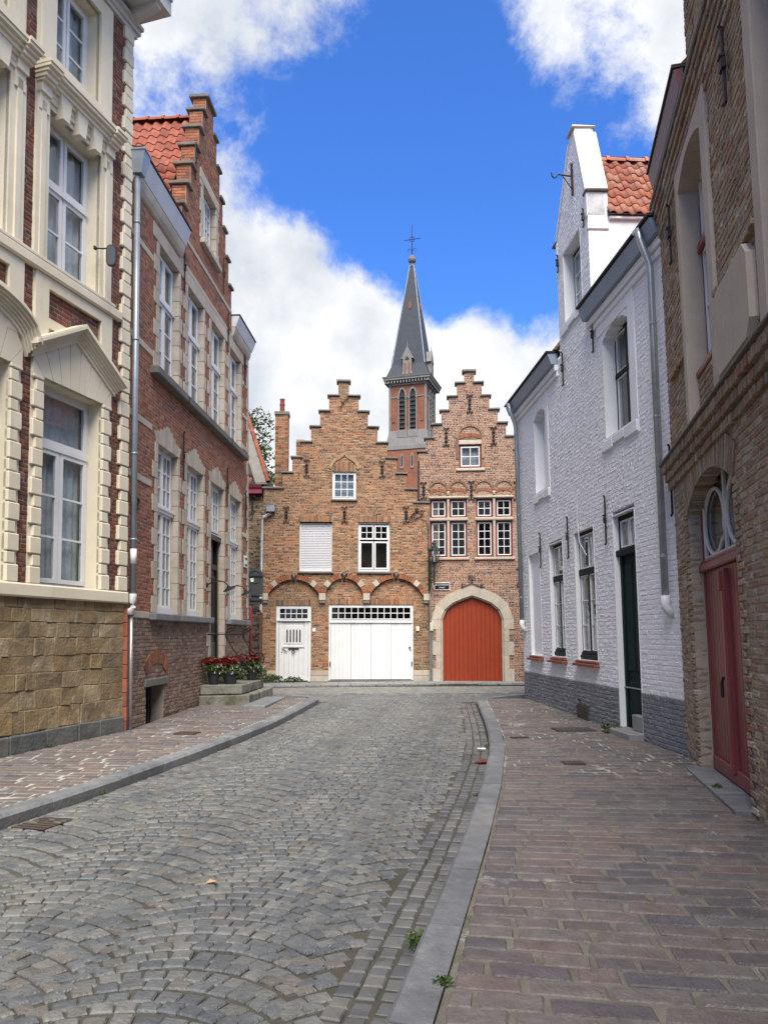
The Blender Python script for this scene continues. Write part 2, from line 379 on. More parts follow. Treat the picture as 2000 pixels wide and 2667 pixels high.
# ------------------------------------------------------------------ windows
def window(root, x0, x1, z0, z1, y, mf, leaves, fw=.05, fd=.07, lw=.04, bar=.022, room=None, name='window', glass=None, outer=None, blind=None, roomd=.7, yr=.31):
    """leaves: (x0,x1,z0,z1,cols,rows); frame and glazing bars are one mesh, each pane its own"""
    b = MB()
    b.box(x0, x0 + fw, y, y + fd, z0, z1); b.box(x1 - fw, x1, y, y + fd, z0, z1); b.box(x0 + fw, x1 - fw, y, y + fd, z0, z0 + fw); b.box(x0 + fw, x1 - fw, y, y + fd, z1 - fw, z1)
    panes = []
    lb = MB()
    for (a, c, d, e, nc, nr) in leaves:
        yy = y - .012
        lb.box(a, a + lw, yy, yy + fd * .8, d, e); lb.box(c - lw, c, yy, yy + fd * .8, d, e); lb.box(a + lw, c - lw, yy, yy + fd * .8, d, d + lw); lb.box(a + lw, c - lw, yy, yy + fd * .8, e - lw, e)
        ia, ic, idd, ie = a + lw, c - lw, d + lw, e - lw
        for i in range(1, nc):
            xx = ia + (ic - ia) * i / nc; lb.box(xx - bar / 2, xx + bar / 2, yy + .006, yy + .04, idd, ie)
        for j in range(1, nr):
            zz = idd + (ie - idd) * j / nr; lb.box(ia, ic, yy + .008, yy + .038, zz - bar / 2, zz + bar / 2)
        for i in range(nc):
            for j in range(nr):
                panes.append((ia + (ic - ia) * i / nc, ia + (ic - ia) * (i + 1) / nc, idd + (ie - idd) * j / nr, idd + (ie - idd) * (j + 1) / nr, yy + .022))
    w = b.build(name, outer or mf, root); lb.build('sash', mf, w)
    cache = {}
    for p in panes:
        k = (round(p[1] - p[0], 3), round(p[3] - p[2], 3))
        if k not in cache: cache[k] = MB().box(-k[0] / 2, k[0] / 2, 0, .004, -k[1] / 2, k[1] / 2).mesh('pane', glass or GLASS)
        o = link('pane', cache[k], w); o.location = ((p[0] + p[1]) / 2, p[4], (p[2] + p[3]) / 2); o.rotation_euler = (R.gauss(0, .006), 0, R.gauss(0, .006))
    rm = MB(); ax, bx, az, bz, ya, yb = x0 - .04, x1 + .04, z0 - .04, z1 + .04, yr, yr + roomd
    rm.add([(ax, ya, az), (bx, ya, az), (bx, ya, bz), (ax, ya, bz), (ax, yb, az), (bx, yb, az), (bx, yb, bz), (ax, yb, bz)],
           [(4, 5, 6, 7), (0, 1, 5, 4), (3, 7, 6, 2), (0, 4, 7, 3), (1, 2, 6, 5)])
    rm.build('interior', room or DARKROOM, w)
    if blind:
        cb = MB(); n = int((x1 - x0) / .025); yc = y + fd + .06; amp = blind[1] if len(blind) > 1 else .018
        pts = [(x0 + (x1 - x0) * i / n, yc + amp * math.sin(i * 1.15) + amp * .6 * math.sin(i * .41)) for i in range(n + 1)]
        vs = [(p[0], p[1], z0) for p in pts] + [(p[0], p[1], z1) for p in pts]
        cb.add(vs, [(i, i + 1, n + 2 + i, n + 1 + i) for i in range(n)]); cb.build('curtain', blind[0], w, smooth=True)
    return w

# ------------------------------------------------------------------ materials
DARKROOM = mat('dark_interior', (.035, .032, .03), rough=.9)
M_CREAM = mat('cream_painted_stone', (.72, .655, .505), (.62, .555, .415), rough=.75, scale=1.2, bump=.08, bscale=90, stain=[(.30, .27, .20, 2.2, .56, .80, .45, 3, 3, .5), (.22, .20, .17, 7, .62, .85, .4), (.42, .37, .27, .8, .5, .75, .4)])
M_STONE = mat('pale_limestone', (.47, .41, .32), tones=[(.50, .44, .35), (.41, .355, .275), (.47, .42, .34), (.37, .325, .26)], rough=.85, scale=5, bump=.15, bscale=60, var=.16, stain=[(.17, .15, .13, 3.0, .56, .78, .5, 2, 2, .5)])
M_SAND = mat('yellow_sandstone', (.3, .2, .1), tones=[(.215, .150, .075), (.255, .190, .105), (.185, .130, .07), (.29, .235, .15), (.23, .155, .075), (.175, .135, .085)], rough=.95, scale=3.2, bump=.7, bscale=26, var=.5,
             stain=[(.44, .395, .29, 2.6, .56, .64, .7, 1.4, 1.4, .55), (.09, .075, .055, 3.5, .54, .72, .6), (.26, .20, .12, .9, .45, .7, .4)])
M_BLUE = mat('bluestone', (.16, .165, .17), tones=[(.155, .161, .168), (.185, .190, .196), (.135, .141, .150), (.205, .207, .205)], rough=.65, scale=5, bump=.45, bscale=30, var=.32, stain=[(.075, .08, .07, 1.6, .52, .72, .6), (.33, .33, .315, 7, .58, .74, .45), (.25, .245, .225, .9, .5, .7, .4)])
M_CAP = mat('weathered_cap_stone', (.115, .11, .10), (.19, .18, .155), rough=.9, scale=6, bump=.25, bscale=40)
M_SOIL = mat('joint_sand', (.045, .043, .036), (.095, .088, .07), rough=1, scale=3, bump=.3, bscale=120, stain=[(.055, .075, .03, 3.5, .56, .68, .6)])
M_PJOINT = mat('pavement_joint', (.135, .125, .105), (.21, .19, .16), rough=1, scale=5, bump=.3, bscale=120, stain=[(.42, .405, .375, .75, .48, .56, .85), (.07, .10, .035, 4, .60, .70, .6)])
M_PJTAN = mat('pavement_joint_sand', (.12, .11, .09), (.20, .185, .153), rough=1, scale=5, bump=.3, bscale=120, stain=[(.07, .085, .04, 2.6, .55, .66, .7), (.42, .40, .36, 2.0, .60, .66, .7)])
M_COB = mat('cobble_stone', (.17, .17, .17), tones=[(.100, .110, .117), (.134, .141, .140), (.078, .086, .094), (.154, .154, .142), (.112, .121, .125), (.132, .121, .104), (.174, .177, .168), (.094, .104, .112)], rough=.46, scale=13, bump=.7, bscale=48, var=.34, spec=.45,
            stain=[(.175, .172, .153, .5, .50, .66, .45), (.06, .066, .072, .8, .54, .68, .45)])
M_SETT = mat('gutter_sett', (.17, .17, .17), tones=[(.105, .108, .108), (.14, .14, .132), (.08, .083, .086), (.16, .155, .14)], rough=.55, scale=3, bump=.35, bscale=70, var=.25, spec=.45, stain=[(.04, .038, .042, 1.1, .50, .62, .75), (.20, .195, .175, 1.6, .6, .7, .5)])
M_FARSETT = mat('mossy_sett', (.17, .17, .16), tones=[(.17, .168, .15), (.21, .205, .18), (.145, .15, .135)], rough=.7, scale=3, bump=.3, bscale=70, var=.25)
M_PAVE = mat('paving_brick', (.16, .13, .12), tones=[(.140, .115, .105), (.167, .143, .129), (.106, .088, .088), (.152, .130, .120), (.088, .084, .092), (.176, .130, .110), (.145, .137, .130), (.116, .110, .108)], rough=.5, scale=9, bump=.55, bscale=48, var=.32, spec=.4,
             stain=[(.10, .085, .08, .9, .55, .75, .4), (.58, .565, .53, 1.1, .60, .66, .4)])
M_IRON = mat('black_iron', (.012, .010, .010), (.03, .02, .018), rough=.6, scale=20)
M_ZINC = mat('zinc', (.33, .37, .41), (.24, .275, .31), rough=.42, scale=3, metal=.45, spec=.5)
M_GALV = mat('bright_zinc', (.46, .47, .48), (.30, .32, .34), rough=.36, scale=4, metal=.7, spec=.5)
M_WHITE = mat('white_paint', (.72, .72, .71), (.62, .625, .62), rough=.42, scale=2.5, bump=.03, bscale=30)
M_WHITEPVC = mat('white_gutter', (.62, .63, .64), (.5, .51, .53), rough=.5, scale=2)
M_TILE = mat('red_pantile', (.36, .1, .05), tones=[(.31, .098, .055), (.37, .145, .092), (.265, .080, .048), (.35, .165, .118), (.30, .11, .070)], rough=.8, scale=6, bump=.2, bscale=50, var=.25, stain=[(.13, .10, .085, 5, .58, .74, .55), (.42, .33, .28, 9, .60, .72, .5)])
M_TILEOLD = mat('old_pantile', (.2, .07, .05), tones=[(.25, .070, .040), (.30, .095, .058), (.20, .056, .036), (.27, .082, .050)], rough=.85, scale=6, bump=.2, bscale=50, var=.3, stain=[(.06, .05, .045, 3.2, .54, .70, .7)])
M_BASE = mat('rough_blue_stone', (.1, .1, .1), tones=[(.085, .09, .09), (.13, .13, .115), (.075, .08, .085), (.11, .112, .108)], rough=.9, scale=5, bump=.6, bscale=22, var=.35, stain=[(.10, .105, .05, 2.2, .55, .7, .5), (.24, .23, .2, 6, .62, .75, .4)])
M_LEAF = mat('green_leaf', (.05, .085, .02), tones=[(.03, .06, .015), (.06, .10, .025), (.085, .125, .035)], rough=.6, scale=8, var=.2)
M_ROOM_LIGHT = mat('lit_interior', (.10, .085, .06), rough=.9)
M_LACE = mat('lace_curtain', (.66, .69, .70), (.42, .45, .46), rough=.95, scale=14, detail=9)
M_LACEW = mat('white_curtain', (.70, .71, .72), (.52, .54, .56), rough=.95, scale=9)

# ------------------------------------------------------------------ ground
def interp(pts, Y):
    if Y <= pts[0][0]: a, b = pts[0], pts[1]
    elif Y >= pts[-1][0]: a, b = pts[-2], pts[-1]
    else:
        for a, b in zip(pts, pts[1:]):
            if a[0] <= Y <= b[0]: break
    return a[1] + (b[1] - a[1]) * (Y - a[0]) / (b[0] - a[0])
LKP = [(2, -4.65), (4.2, -4.02), (6.76, -3.3), (8.13, -2.92), (10.13, -2.48), (11.9, -2.13), (13.6, -1.86), (17.9, -1.44)]
RKP = [(1.5, -.42), (3.51, .04), (4.53, .26), (5.94, .57), (8.08, 1.0), (10.13, 1.36), (11.5, 1.55), (13.6, 1.76), (17.1, 2.04)]
LK = lambda Y: interp(LKP, Y)
RK = lambda Y: interp(RKP, Y)
KW = .205; KH = .112
def wallR(Y): return 3.78 + .20 * (Y - 9.75) if Y < 9.75 else 3.80 - .069 * (Y - 9.75)
def wallL(Y): return -4.08 + .29 * (Y - 12.16) if Y < 12.16 else -4.08 + .056 * (Y - 12.16)

g = MB(); ys = [-40, -5, 5, 15, 28, 120, 1500]
for i in range(len(ys) - 1):
    z0, z1 = gz(max(ys[i], -5)) - .14, gz(max(ys[i + 1], -5)) - .14
    g.add([(-1500, ys[i], z0), (1500, ys[i], z0), (1500, ys[i + 1], z1), (-1500, ys[i + 1], z1)], [(0, 1, 2, 3)])
g.build('ground', M_SOIL, kind='structure')

def strip(fl, fr, y0, y1, dz, n=40):
    b = MB()
    for i in range(n):
        a = y0 + (y1 - y0) * i / n; c = y0 + (y1 - y0) * (i + 1) / n
        b.add([(fl(a), a, gz(a) + dz), (fr(a), a, gz(a) + dz), (fr(c), c, gz(c) + dz), (fl(c), c, gz(c) + dz)], [(0, 1, 2, 3)])
    return b
rb = strip(LK, RK, -1, 17.95, -.016)
q = strip(lambda Y: -16, lambda Y: 16, 17.95, 22.35, -.016, 6); rb.add(q.v, q.f)
road = rb.build('road', M_SOIL, kind='structure')

def cob(b, cx, cy, z, w, d, rot, t, h=.055, c=.011, dome=.004):
    """one rounded paving block"""
    cs, sn = math.cos(rot), math.sin(rot)
    def P(x, y, zz): return (cx + x * cs - y * sn, cy + x * sn + y * cs, zz)
    j = lambda: R.uniform(-.0045, .0045)
    co = [(-w / 2 + j(), -d / 2 + j()), (w / 2 + j(), -d / 2 + j()), (w / 2 + j(), d / 2 + j()), (-w / 2 + j(), d / 2 + j())]
    vs = [P(x, y, z - h) for x, y in co] + [P(x, y, z - .009) for x, y in co]
    vs += [P(x * (1 - 2 * c / w), y * (1 - 2 * c / d), z + R.uniform(-.002, .002)) for x, y in co] + [P(0, 0, z + dome)]
    fs = [(i, (i + 1) % 4, 4 + (i + 1) % 4, 4 + i) for i in range(4)] + [(4 + i, 4 + (i + 1) % 4, 8 + (i + 1) % 4, 8 + i) for i in range(4)] + [(8 + i, 8 + (i + 1) % 4, 12) for i in range(4)]
    b.add(vs, fs, t)
def place_blocks(blocks, name, stuffname, m, parent, single, c=.009, dome=.003):
    """blocks: (cx,cy,z,w,d,rot,tone): the ones that show largest become objects, the rest one mesh"""
    sc = []
    for i, k in enumerate(blocks):
        p = project((k[0], k[1], k[2])); ok = p and -10 < p[0] < 2010 and p[1] < 2690
        sc.append((k[3] * k[4] / (p[2] ** 3) if ok else 0, i))
    pick = set(i for s, i in sorted(sc, reverse=True)[:single] if s > 0)
    key = name + m.name
    if key not in UNIT:
        UNIT[key] = []
        for v in range(14):
            b = MB(); cob(b, 0, 0, 0, .12, .12, 0, (v + .5) / 14, c=c, dome=dome); UNIT[key].append(b.mesh(name, m))
    st = MB()
    for i, k in enumerate(blocks):
        if i in pick:
            o = link(name, UNIT[key][min(int(k[6] * 14), 13)], parent); o.location = (k[0], k[1], k[2]); o.scale = (k[3] / .12, k[4] / .12, 1)
            o.rotation_euler = (R.gauss(0, .012), R.gauss(0, .012), k[5])
        else: cob(st, *k, c=c, dome=dome)
    st.build(stuffname, m, parent, kind='stuff')

def in_view(x, y, mx=900):
    p = project((x, y, gz(y))); return p and -mx < p[0] < 2000 + mx * .6 and p[1] < 3000
# segmental-arc cobbles
blocks = []; W = 1.14; PHI = rad(47); RA = W / 2 / math.sin(PHI); ax = Vector((.13, 1)).normalized(); tx = Vector((ax.y, -ax.x)); dS = .113
ncol = 9
for k in range(-8, 9):
    for j in range(12, 205):
        n = 11 if (j + k) % 3 else 12
        for i in range(n):
            ph = -PHI + 2 * PHI * (i + .5) / n
            s = j * dS + RA * (math.cos(ph) - 1) + (.02 * math.sin(j * 3.1 + k)); t = k * W - .35 + RA * math.sin(ph)
            p = ax * s + tx * t; x, y = p.x, p.y
            if y < 2.6 or y > 20.1: continue
            if y < 17.9 and not (LK(y) + .09 < x < RK(y) - .37): continue
            if y >= 17.9 and abs(x) > 9: continue
            if not in_view(x, y): continue
            w = RA * 2 * PHI / n * .945 + R.uniform(-.012, .006); d = dS * math.cos(ph) * .945 + R.uniform(-.007, .005)
            blocks.append((x + R.uniform(-.004, .004), y + R.uniform(-.004, .004), gz(y) + R.gauss(0, .0022), w, d, -ph - math.atan2(ax.x, ax.y) + R.gauss(0, .028), R.random()))
place_blocks(blocks, 'cobblestone', 'cobblestones', M_COB, road, 300)
# gutter rows along both kerbs
blocks = []
for side, rows in ((1, 3), (-1, 1)):
    for r in range(rows):
        Y = 2.2
        while Y < 17.6:
            l = R.uniform(.10, .165); y = Y + l / 2
            f = RK if side > 0 else LK; sl = (f(y + .2) - f(y - .2)) / .4; a = math.atan(sl)
            x = f(y) - side * (.062 + r * .112) / math.cos(a)
            if in_view(x, y): blocks.append((x, y, gz(y) - .004 * (rows - r) + R.gauss(0, .002), .102 + R.uniform(-.014, .006), l * .92, -a + R.gauss(0, .02), R.random()))
            Y += l * math.cos(a)
place_blocks(blocks, 'gutter_sett', 'gutter_setts', M_SETT, road, 160)
# rows of long setts in front of the gables
blocks = []
for r in range(17):
    y0 = 20.15 + r * .128; x = -11
    while x < 11:
        l = R.uniform(.16, .24); y = y0 + .07 * (x + 1) * .8
        if y < 22.3 + .2 * (x > 0): blocks.append((x + l / 2, y, gz(y), l * .94, .116, math.atan(.056), R.random()))
        x += l
place_blocks(blocks, 'row_sett', 'row_setts', M_FARSETT, road, 60)

# kerbs
def kerb(name, f, y0, y1, side, extra=()):
    root = link(name, MB().box(f(y1) + side * .03, f(y1) + side * .05, y1 - .05, y1, gz(y1) - .1, gz(y1) - .02).mesh(name, M_BLUE), kind='structure')
    Y = y0; segs = []
    while Y < y1 - .2:
        l = R.uniform(.8, 1.1); e = min(Y + l, y1); segs.append(((f(Y), Y), (f(e), e))); Y = e
    segs += list(extra)
    for (ax_, ay), (bx, by) in segs:
        d = Vector((bx - ax_, by - ay)); L_ = d.length; d.normalize(); nn = Vector((d.y, -d.x)) * side
        b = MB(); g_ = .006; z = KH + R.uniform(-.003, .003)
        prof = [(0.012, -.12), (0.0, z - .03), (.028, z), (KW, z - .002), (KW, -.12)]
        vs = []
        for e, (px, py) in ((g_, (ax_, ay)), (L_ - g_, (ax_, ay))):
            for w, zz in prof: vs.append((px + d.x * e + nn.x * w, py + d.y * e + nn.y * w, gz(py + d.y * e) + zz))
        n = 5; b.add(vs, [tuple(range(n)), tuple(range(2 * n - 1, n - 1, -1))] + [(i, (i + 1) % n, n + (i + 1) % n, n + i) for i in range(n)], R.random())
        b.build('kerb_stone', M_BLUE, root)
    return root
kerb('kerb_right', RK, 1.6, 17.1, 1, [((2.04, 17.1), (2.20, 17.62)), ((2.20, 17.62), (2.75, 18.25)), ((2.75, 18.25), (3.35, 18.75))])
kerb('kerb_left', LK, 2.4, 17.6, -1, [((LK(17.6), 17.6), (-1.62, 18.1)), ((-1.62, 18.1), (-2.2, 18.45))])

# pavements
def pavement(name, xl, xr, y0, y1, tiltf, dz, xa, single, course=.152, split=None):
    b = strip(xl, xr, split or (y0 - .3), y1, dz - .005); pv = b.build(name, M_PJOINT, kind='structure')
    if split: strip(xl, xr, y0 - .3, split, dz - .0085).build('sand_bed', M_PJTAN, pv)
    blocks = []; Y = y0
    while Y < y1:
        c = course + R.uniform(-.006, .006); x = xl(Y) + .01 + R.uniform(-.0, .0); x_end = xr(Y) - .01; first = True
        while x < x_end - .05:
            l = R.choice((.22, .27, .31, .33, .37, .41, .46)) + R.uniform(-.015, .015)
            if first: l *= R.uniform(.5, 1); first = False
            if x + l > x_end - .08: l = x_end - x
            cx = x + l / 2; y = Y + tiltf(Y) * (cx - xa(Y))
            if y0 - .6 < y < y1 and in_view(cx, y) and xl(y) - .02 < cx - l / 2 + .06 and cx + l / 2 < xr(y) + .05:
                g_ = R.uniform(.014, .028)
                blocks.append((cx, y, gz(y) + dz + R.gauss(0, .0014), l - g_, c - R.uniform(.010, .020), math.atan(tiltf(Y)) + R.gauss(0, .012), R.random()))
            x += l
        Y += c
    place_blocks(blocks, 'paving_stone', 'paving_stones', M_PAVE, pv, single, c=.005, dome=.0005)
    return pv
sl = lambda f, Y: math.sqrt(1 + ((f(Y + .2) - f(Y - .2)) / .4) ** 2)
pavement('pavement_right', lambda Y: RK(Y) + KW * sl(RK, Y) + .004, lambda Y: wallR(Y) - .005, 2.2, 17.5, lambda Y: -max(.02, .19 - .024 * (Y - 2.5)), KH - .004, RK, 240, split=8.6)
pavement('pavement_left', lambda Y: wallL(Y) + .06, lambda Y: LK(Y) - KW * sl(LK, Y) - .004, 4.5, 17.7, lambda Y: -.05, KH - .004, LK, 120)
# pavement in front of the gables: grey slabs with a low kerb
def far_edge(x): return 21.75 + .20 * (x + 3.5) if x < 2 else 22.85 + .02 * (x - 2)
fp = MB()
for i in range(24):
    a = -14 + i * 1.2; c = a + 1.2
    fp.add([(a, far_edge(a) + .02, gz(22) + .045), (c, far_edge(c) + .02, gz(22) + .045), (c, 25.6, gz(24) + .045), (a, 25.6, gz(24) + .045)], [(0, 1, 2, 3)])
    fp.add([(a, far_edge(a) + .02, gz(22) - .1), (c, far_edge(c) + .02, gz(22) - .1), (c, far_edge(c) + .02, gz(22) + .045), (a, far_edge(a) + .02, gz(22) + .045)], [(0, 1, 2, 3)])
fpo = fp.build('pavement_far', M_SOIL, kind='structure')
M_FARPAVE = mat('grey_slab', (.2, .2, .2), tones=[(.19, .193, .20), (.235, .235, .235), (.165, .168, .178), (.255, .25, .24)], rough=.6, scale=3, bump=.2, bscale=40, var=.2)
blocks = []; Lr = 0
for r in range(4):
    x = -9.0 + (.15 if r % 2 else 0)
    while x < 7:
        l = R.uniform(.34, .5); cx = x + l / 2; d = .16 if r == 0 else .36
        y = far_edge(cx) + (.09 if r == 0 else .36 * r)
        if y < 24.6: blocks.append((cx, y, gz(22.5) + .058 + (.006 if r == 0 else .004), l - .015, d - .014, math.atan(.2 if cx < 2 else .02), R.random()))
        x += l
place_blocks(blocks, 'grey_paving_slab', 'grey_paving_slabs', M_FARPAVE, fpo, 60, c=.008, dome=.0)

# ------------------------------------------------------------------ cream town house (left, near)
M_LBR = mat('dark_red_brick', (.15, .05, .03), tones=[(.140, .050, .034), (.185, .062, .040), (.100, .044, .036), (.210, .080, .050), (.158, .056, .038), (.082, .044, .040), (.25, .135, .095)], rough=.9, scale=14, bump=.3, bscale=80, var=.3, stain=[(.05, .04, .035, 1.3, .54, .72, .55)])
M_LMO = mat('light_mortar', (.36, .29, .23), (.25, .20, .16), rough=1, scale=9)
lh = house('cream_town_house', 'tall dark red brick town house with cream stone quoins, pediments and sandstone base', 'house', (-4.08, 12.16, .02), (.29, 1), -.015)
BAY = [-1.29, -3.19, -5.09]; HO = .64; H2O = .575; XL = -6.25
ops = []
for c in BAY:
    ops += [rect(c - .86, c + .86, 2.1, 6.6), rect(c - .90, c + .80, 6.6, 11.6)]
    ops += []
brick_wall(lh, lambda a, b: [(XL, -.10)], ops + [rect(-.02, .0, 0, 12)], 2.12, 11.55, M_LBR, M_LMO, L=.215, H=.052, J=.011, single=200, proud=.008)
shell(lh, XL, 0, -.3, 12.0, M_LMO)
# solid stone backing of each bay, with the window openings left free
SB = .31
for i, c in enumerate(BAY):
    c2 = c - .05
    bk = MB()
    for (a, b, d, e) in [(c - .86, c - HO, 2.1, 5.02), (c + HO, c + .86, 2.1, 5.02), (c - .86, c + .86, 5.02, 5.90), (c - .86, c - .58, 5.90, 6.30), (c + .58, c + .86, 5.90, 6.30), (c - .86, c + .86, 6.30, 6.6),
                         (c2 - .85, c2 - H2O, 6.6, 8.93), (c2 + H2O, c2 + .85, 6.6, 8.93), (c2 - .85, c2 + .85, 8.93, 9.74), (c2 - .85, c2 - .5, 9.74, 11.26), (c2 + .5, c2 + .85, 9.74, 11.26), (c2 - .85, c2 + .85, 11.26, 11.6)]:
        bk.box(a, b, .002, SB, d, e)
    bk.box(c - .58, c + .58, .12, SB, 5.90, 6.30)
    bk.build('stone_bay', M_CREAM, lh)
    # jamb quoins, ground floor
    z = 2.16; k = 0
    while z < 5.0:
        h = .236 if k % 2 == 0 else .163
        e = min(z + h, 5.02); w = .215 if k % 2 == 0 else .155
        for s in (-1, 1):
            MB().cbox(c + s * HO, c + s * (HO + w), -.045 if k % 2 == 0 else -.038, .05, z + .005, e - .005, .013).build('quoin', M_CREAM, lh)
        z = e; k += 1
    # head: radiating voussoirs under a pediment
    n = 7; zb = 5.02
    def top(x):
        q = abs(x - c) / .86
        return 5.74 - .50 * q if i % 2 == 0 else 5.20 + .50 * math.sqrt(max(0, 1 - q * q))
    xb = [c - HO + 2 * HO * k / n for k in range(n + 1)]; xt = [c - .85 + 1.70 * k / n for k in range(n + 1)]
    for k in range(n):
        g_ = .006
        po = [(xb[k] + g_, zb), (xb[k + 1] - g_, zb), (xt[k + 1] - g_, top(xt[k + 1])), ((xt[k] + xt[k + 1]) / 2, top((xt[k] + xt[k + 1]) / 2)), (xt[k] + g_, top(xt[k]))]
        MB().prism(po, -.03, .05).build('voussoir', M_CREAM, lh)
    for s in (-1, 1):
        MB().prism([(c + s * HO, zb), (c + s * .85, zb + .0), (c + s * .85, top(c + .85) - .004)][::s], -.03, .05).build('voussoir', M_CREAM, lh)
    # pediment cornice (stepped profile following the rake or the arc)
    pb = MB(); N_ = 2 if i % 2 == 0 else 20
    prof = [(0, .05, .06), (.05, .085, .085), (.085, .115, .115), (.115, .145, .15), (.145, .17, .19), (.17, .215, .225), (.215, .235, .215)]
    for (o0, o1, pj) in prof:
        hw = .88 + pj * .5
        def line(off):
            out = []
            for k in range(N_ + 1):
                x = c - hw + 2 * hw * k / N_; q = abs(x - c) / .86
                zz = (5.74 - .50 * q) if i % 2 == 0 else 5.20 + .50 * math.sqrt(max(0, 1 - min(1, abs(x - c) / hw) ** 2)) - .02
                out.append((x, zz + off * (1.1 if i % 2 == 0 else 1)))
            return out
        lo, hi = line(o0), line(o1)
        pb.prism(lo + hi[::-1], -pj, .04)
    pb.build('pediment', M_CREAM, lh)
    # framed brick panel above
    fr = MB()
    for q in [(c - .84, c - .58, -.035, .05, 5.45, 6.46), (c + .58, c + .84, -.035, .05, 5.45, 6.46), (c - .58, c + .58, -.035, .05, 6.30, 6.46), (c - .58, c + .58, -.035, .05, 5.74, 5.88)]: fr.box(*q)
    fr.build('panel_frame', M_CREAM, lh)
    brick_wall(lh, lambda a, b, c=c: [(c - .585, c + .585)], [], 5.86, 6.31, M_LBR, M_LMO, L=.215, H=.052, y0=.03, th=.09, single=30, name='brick_panel')
    # first-floor window surround
    sr = MB()
    for s in (-1, 1):
        for (w0, w1, pj) in [(.0, .10, .02), (.10, .19, .05), (.19, .27, .035)]:
            sr.box(c2 + s * (H2O + w0), c2 + s * (H2O + w1), -pj, .05, 6.62, 8.93)
    for (w0, w1, pj) in [(0, .08, .02), (.08, .16, .05)]: sr.box(c2 - H2O - .19, c2 + H2O + .19, -pj - .002, .05, 8.93 + w0, 8.93 + w1)
    sr.build('window_surround', M_CREAM, lh)
    for kx in (-.36, .0, .36):
        w = .07
        MB().prism([(c2 + kx - w, 8.86), (c2 + kx + w, 8.86), (c2 + kx + w * 1.7, 9.20), (c2 + kx - w * 1.7, 9.20)], -.12, .04).build('keystone', M_CREAM, lh)
    co = MB()
    for (a, b) in [(c2 - .62, c2 + .62)]:
        for (z0, z1, pj) in [(9.09, 9.16, .06), (9.16, 9.20, .10), (9.20, 9.26, .14), (9.26, 9.31, .18), (9.31, 9.36, .23), (9.36, 9.41, .25)]: co.box(a, b, -pj, .05, z0, z1)
    for s in (-1, 1):
        for (z0, z1, pj) in [(8.78, 9.02, .05), (9.02, 9.16, .09), (9.16, 9.20, .14), (9.20, 9.26, .18), (9.26, 9.31, .22), (9.31, 9.36, .27), (9.36, 9.41, .29)]:
            co.box(c2 + s * .622, c2 + s * (.80 + pj * .3), -pj, .05, z0, z1)
    co.build('window_cornice', M_CREAM, lh)
    # second-floor surround
    s3 = MB()
    for q in [(c2 - .78, c2 - .5, -.04, .05, 9.60, 11.5), (c2 + .5, c2 + .78, -.04, .05, 9.60, 11.5), (c2 - .5, c2 + .5, -.04, .05, 9.60, 9.74), (c2 - .5, c2 + .5, -.04, .05, 11.26, 11.5)]: s3.box(*q)
    s3.build('window_surround', M_CREAM, lh)
    # windows
    yw = .22
    window(lh, c - HO, c + HO, 2.16, 5.02, yw, M_WHITE, [(c - HO + .05, c - .01, 2.22, 4.12, 1, 3), (c + .01, c + HO - .05, 2.22, 4.12, 1, 3), (c - HO + .05, c + HO - .05, 4.2, 4.97, 1, 1)], blind=(M_LACE,), lw=.065, bar=.03)
    MB().box(c - HO + .05, c + HO - .05, yw - .03, yw + .05, 4.12, 4.20).build('transom', M_WHITE, lh)
    window(lh, c2 - H2O, c2 + H2O, 6.66, 8.93, yw, M_WHITE, [(c2 - H2O + .05, c2 - .01, 6.72, 7.95, 1, 2), (c2 + .01, c2 + H2O - .05, 6.72, 7.95, 1, 2), (c2 - H2O + .05, c2 - .01, 8.03, 8.88, 1, 1), (c2 + .01, c2 + H2O - .05, 8.03, 8.88, 1, 1)], blind=(M_LACEW,), lw=.06, bar=.03)
    MB().box(c2 - H2O + .05, c2 + H2O - .05, yw - .04, yw + .05, 7.95, 8.03).build('transom', M_WHITE, lh)
    window(lh, c2 - .5, c2 + .5, 9.74, 11.26, yw, M_WHITE, [(c2 - .45, c2 - .01, 9.79, 11.2, 1, 3), (c2 + .01, c2 + .45, 9.79, 11.2, 1, 3)], blind=(M_LACEW,), lw=.06, bar=.03)
# sill courses, corner quoins, eaves cornice
b = MB(); b.cbox(XL, .035, -.07, .05, 1.98, 2.16, .02); b.build('sill_course', M_CREAM, lh)
b = MB(); b.cbox(XL, -.24, -.085, .05, 6.47, 6.62, .02); b.cbox(XL, -.42, -.075, .05, 6.62, 6.68, .012); b.build('sill_course', M_CREAM, lh)
z = 2.17; k = 0
while z < 11.5:
    h = .236 if k % 2 == 0 else .163
    MB().cbox(-.236 if k % 2 == 0 else -.177, .02 if k % 2 == 0 else .012, -.05 if k % 2 == 0 else -.042, .32, z + .005, z + h - .005, .013).build('quoin', M_CREAM, lh)
    z += h; k += 1
b = MB()
M_CORN = mat('grey_white_cornice', (.55, .55, .53), (.44, .44, .43), rough=.6, scale=2)
for (z0, z1, pj) in [(11.55, 11.62, .05), (11.62, 11.70, .09), (11.70, 11.76, .14), (11.86, 12.10, .66), (12.10, 12.15, .69), (12.15, 12.21, .73), (12.21, 12.27, .78), (12.27, 12.31, .80)]: b.box(XL, .05 + min(pj, .1), -pj, .3, z0, z1)
b.box(XL, .05, -.02, .3, 11.76, 11.86)
cn = b.build('eaves_cornice', M_CORN, lh)
x = -.13
while x > XL:
    MB().xprism([(-.0, 11.72), (-.0, 11.86), (-.60, 11.86), (-.60, 11.80), (-.5, 11.77), (-.2, 11.70)], x - .07, x + .07).build('bracket', M_CORN, cn)
    x -= .62
MB().xprism([(-.6, 12.31), (.3, 12.36), (5.9, 15.2), (5.9, 12.31)], XL, .05).build('roof', M_TILEOLD, lh)
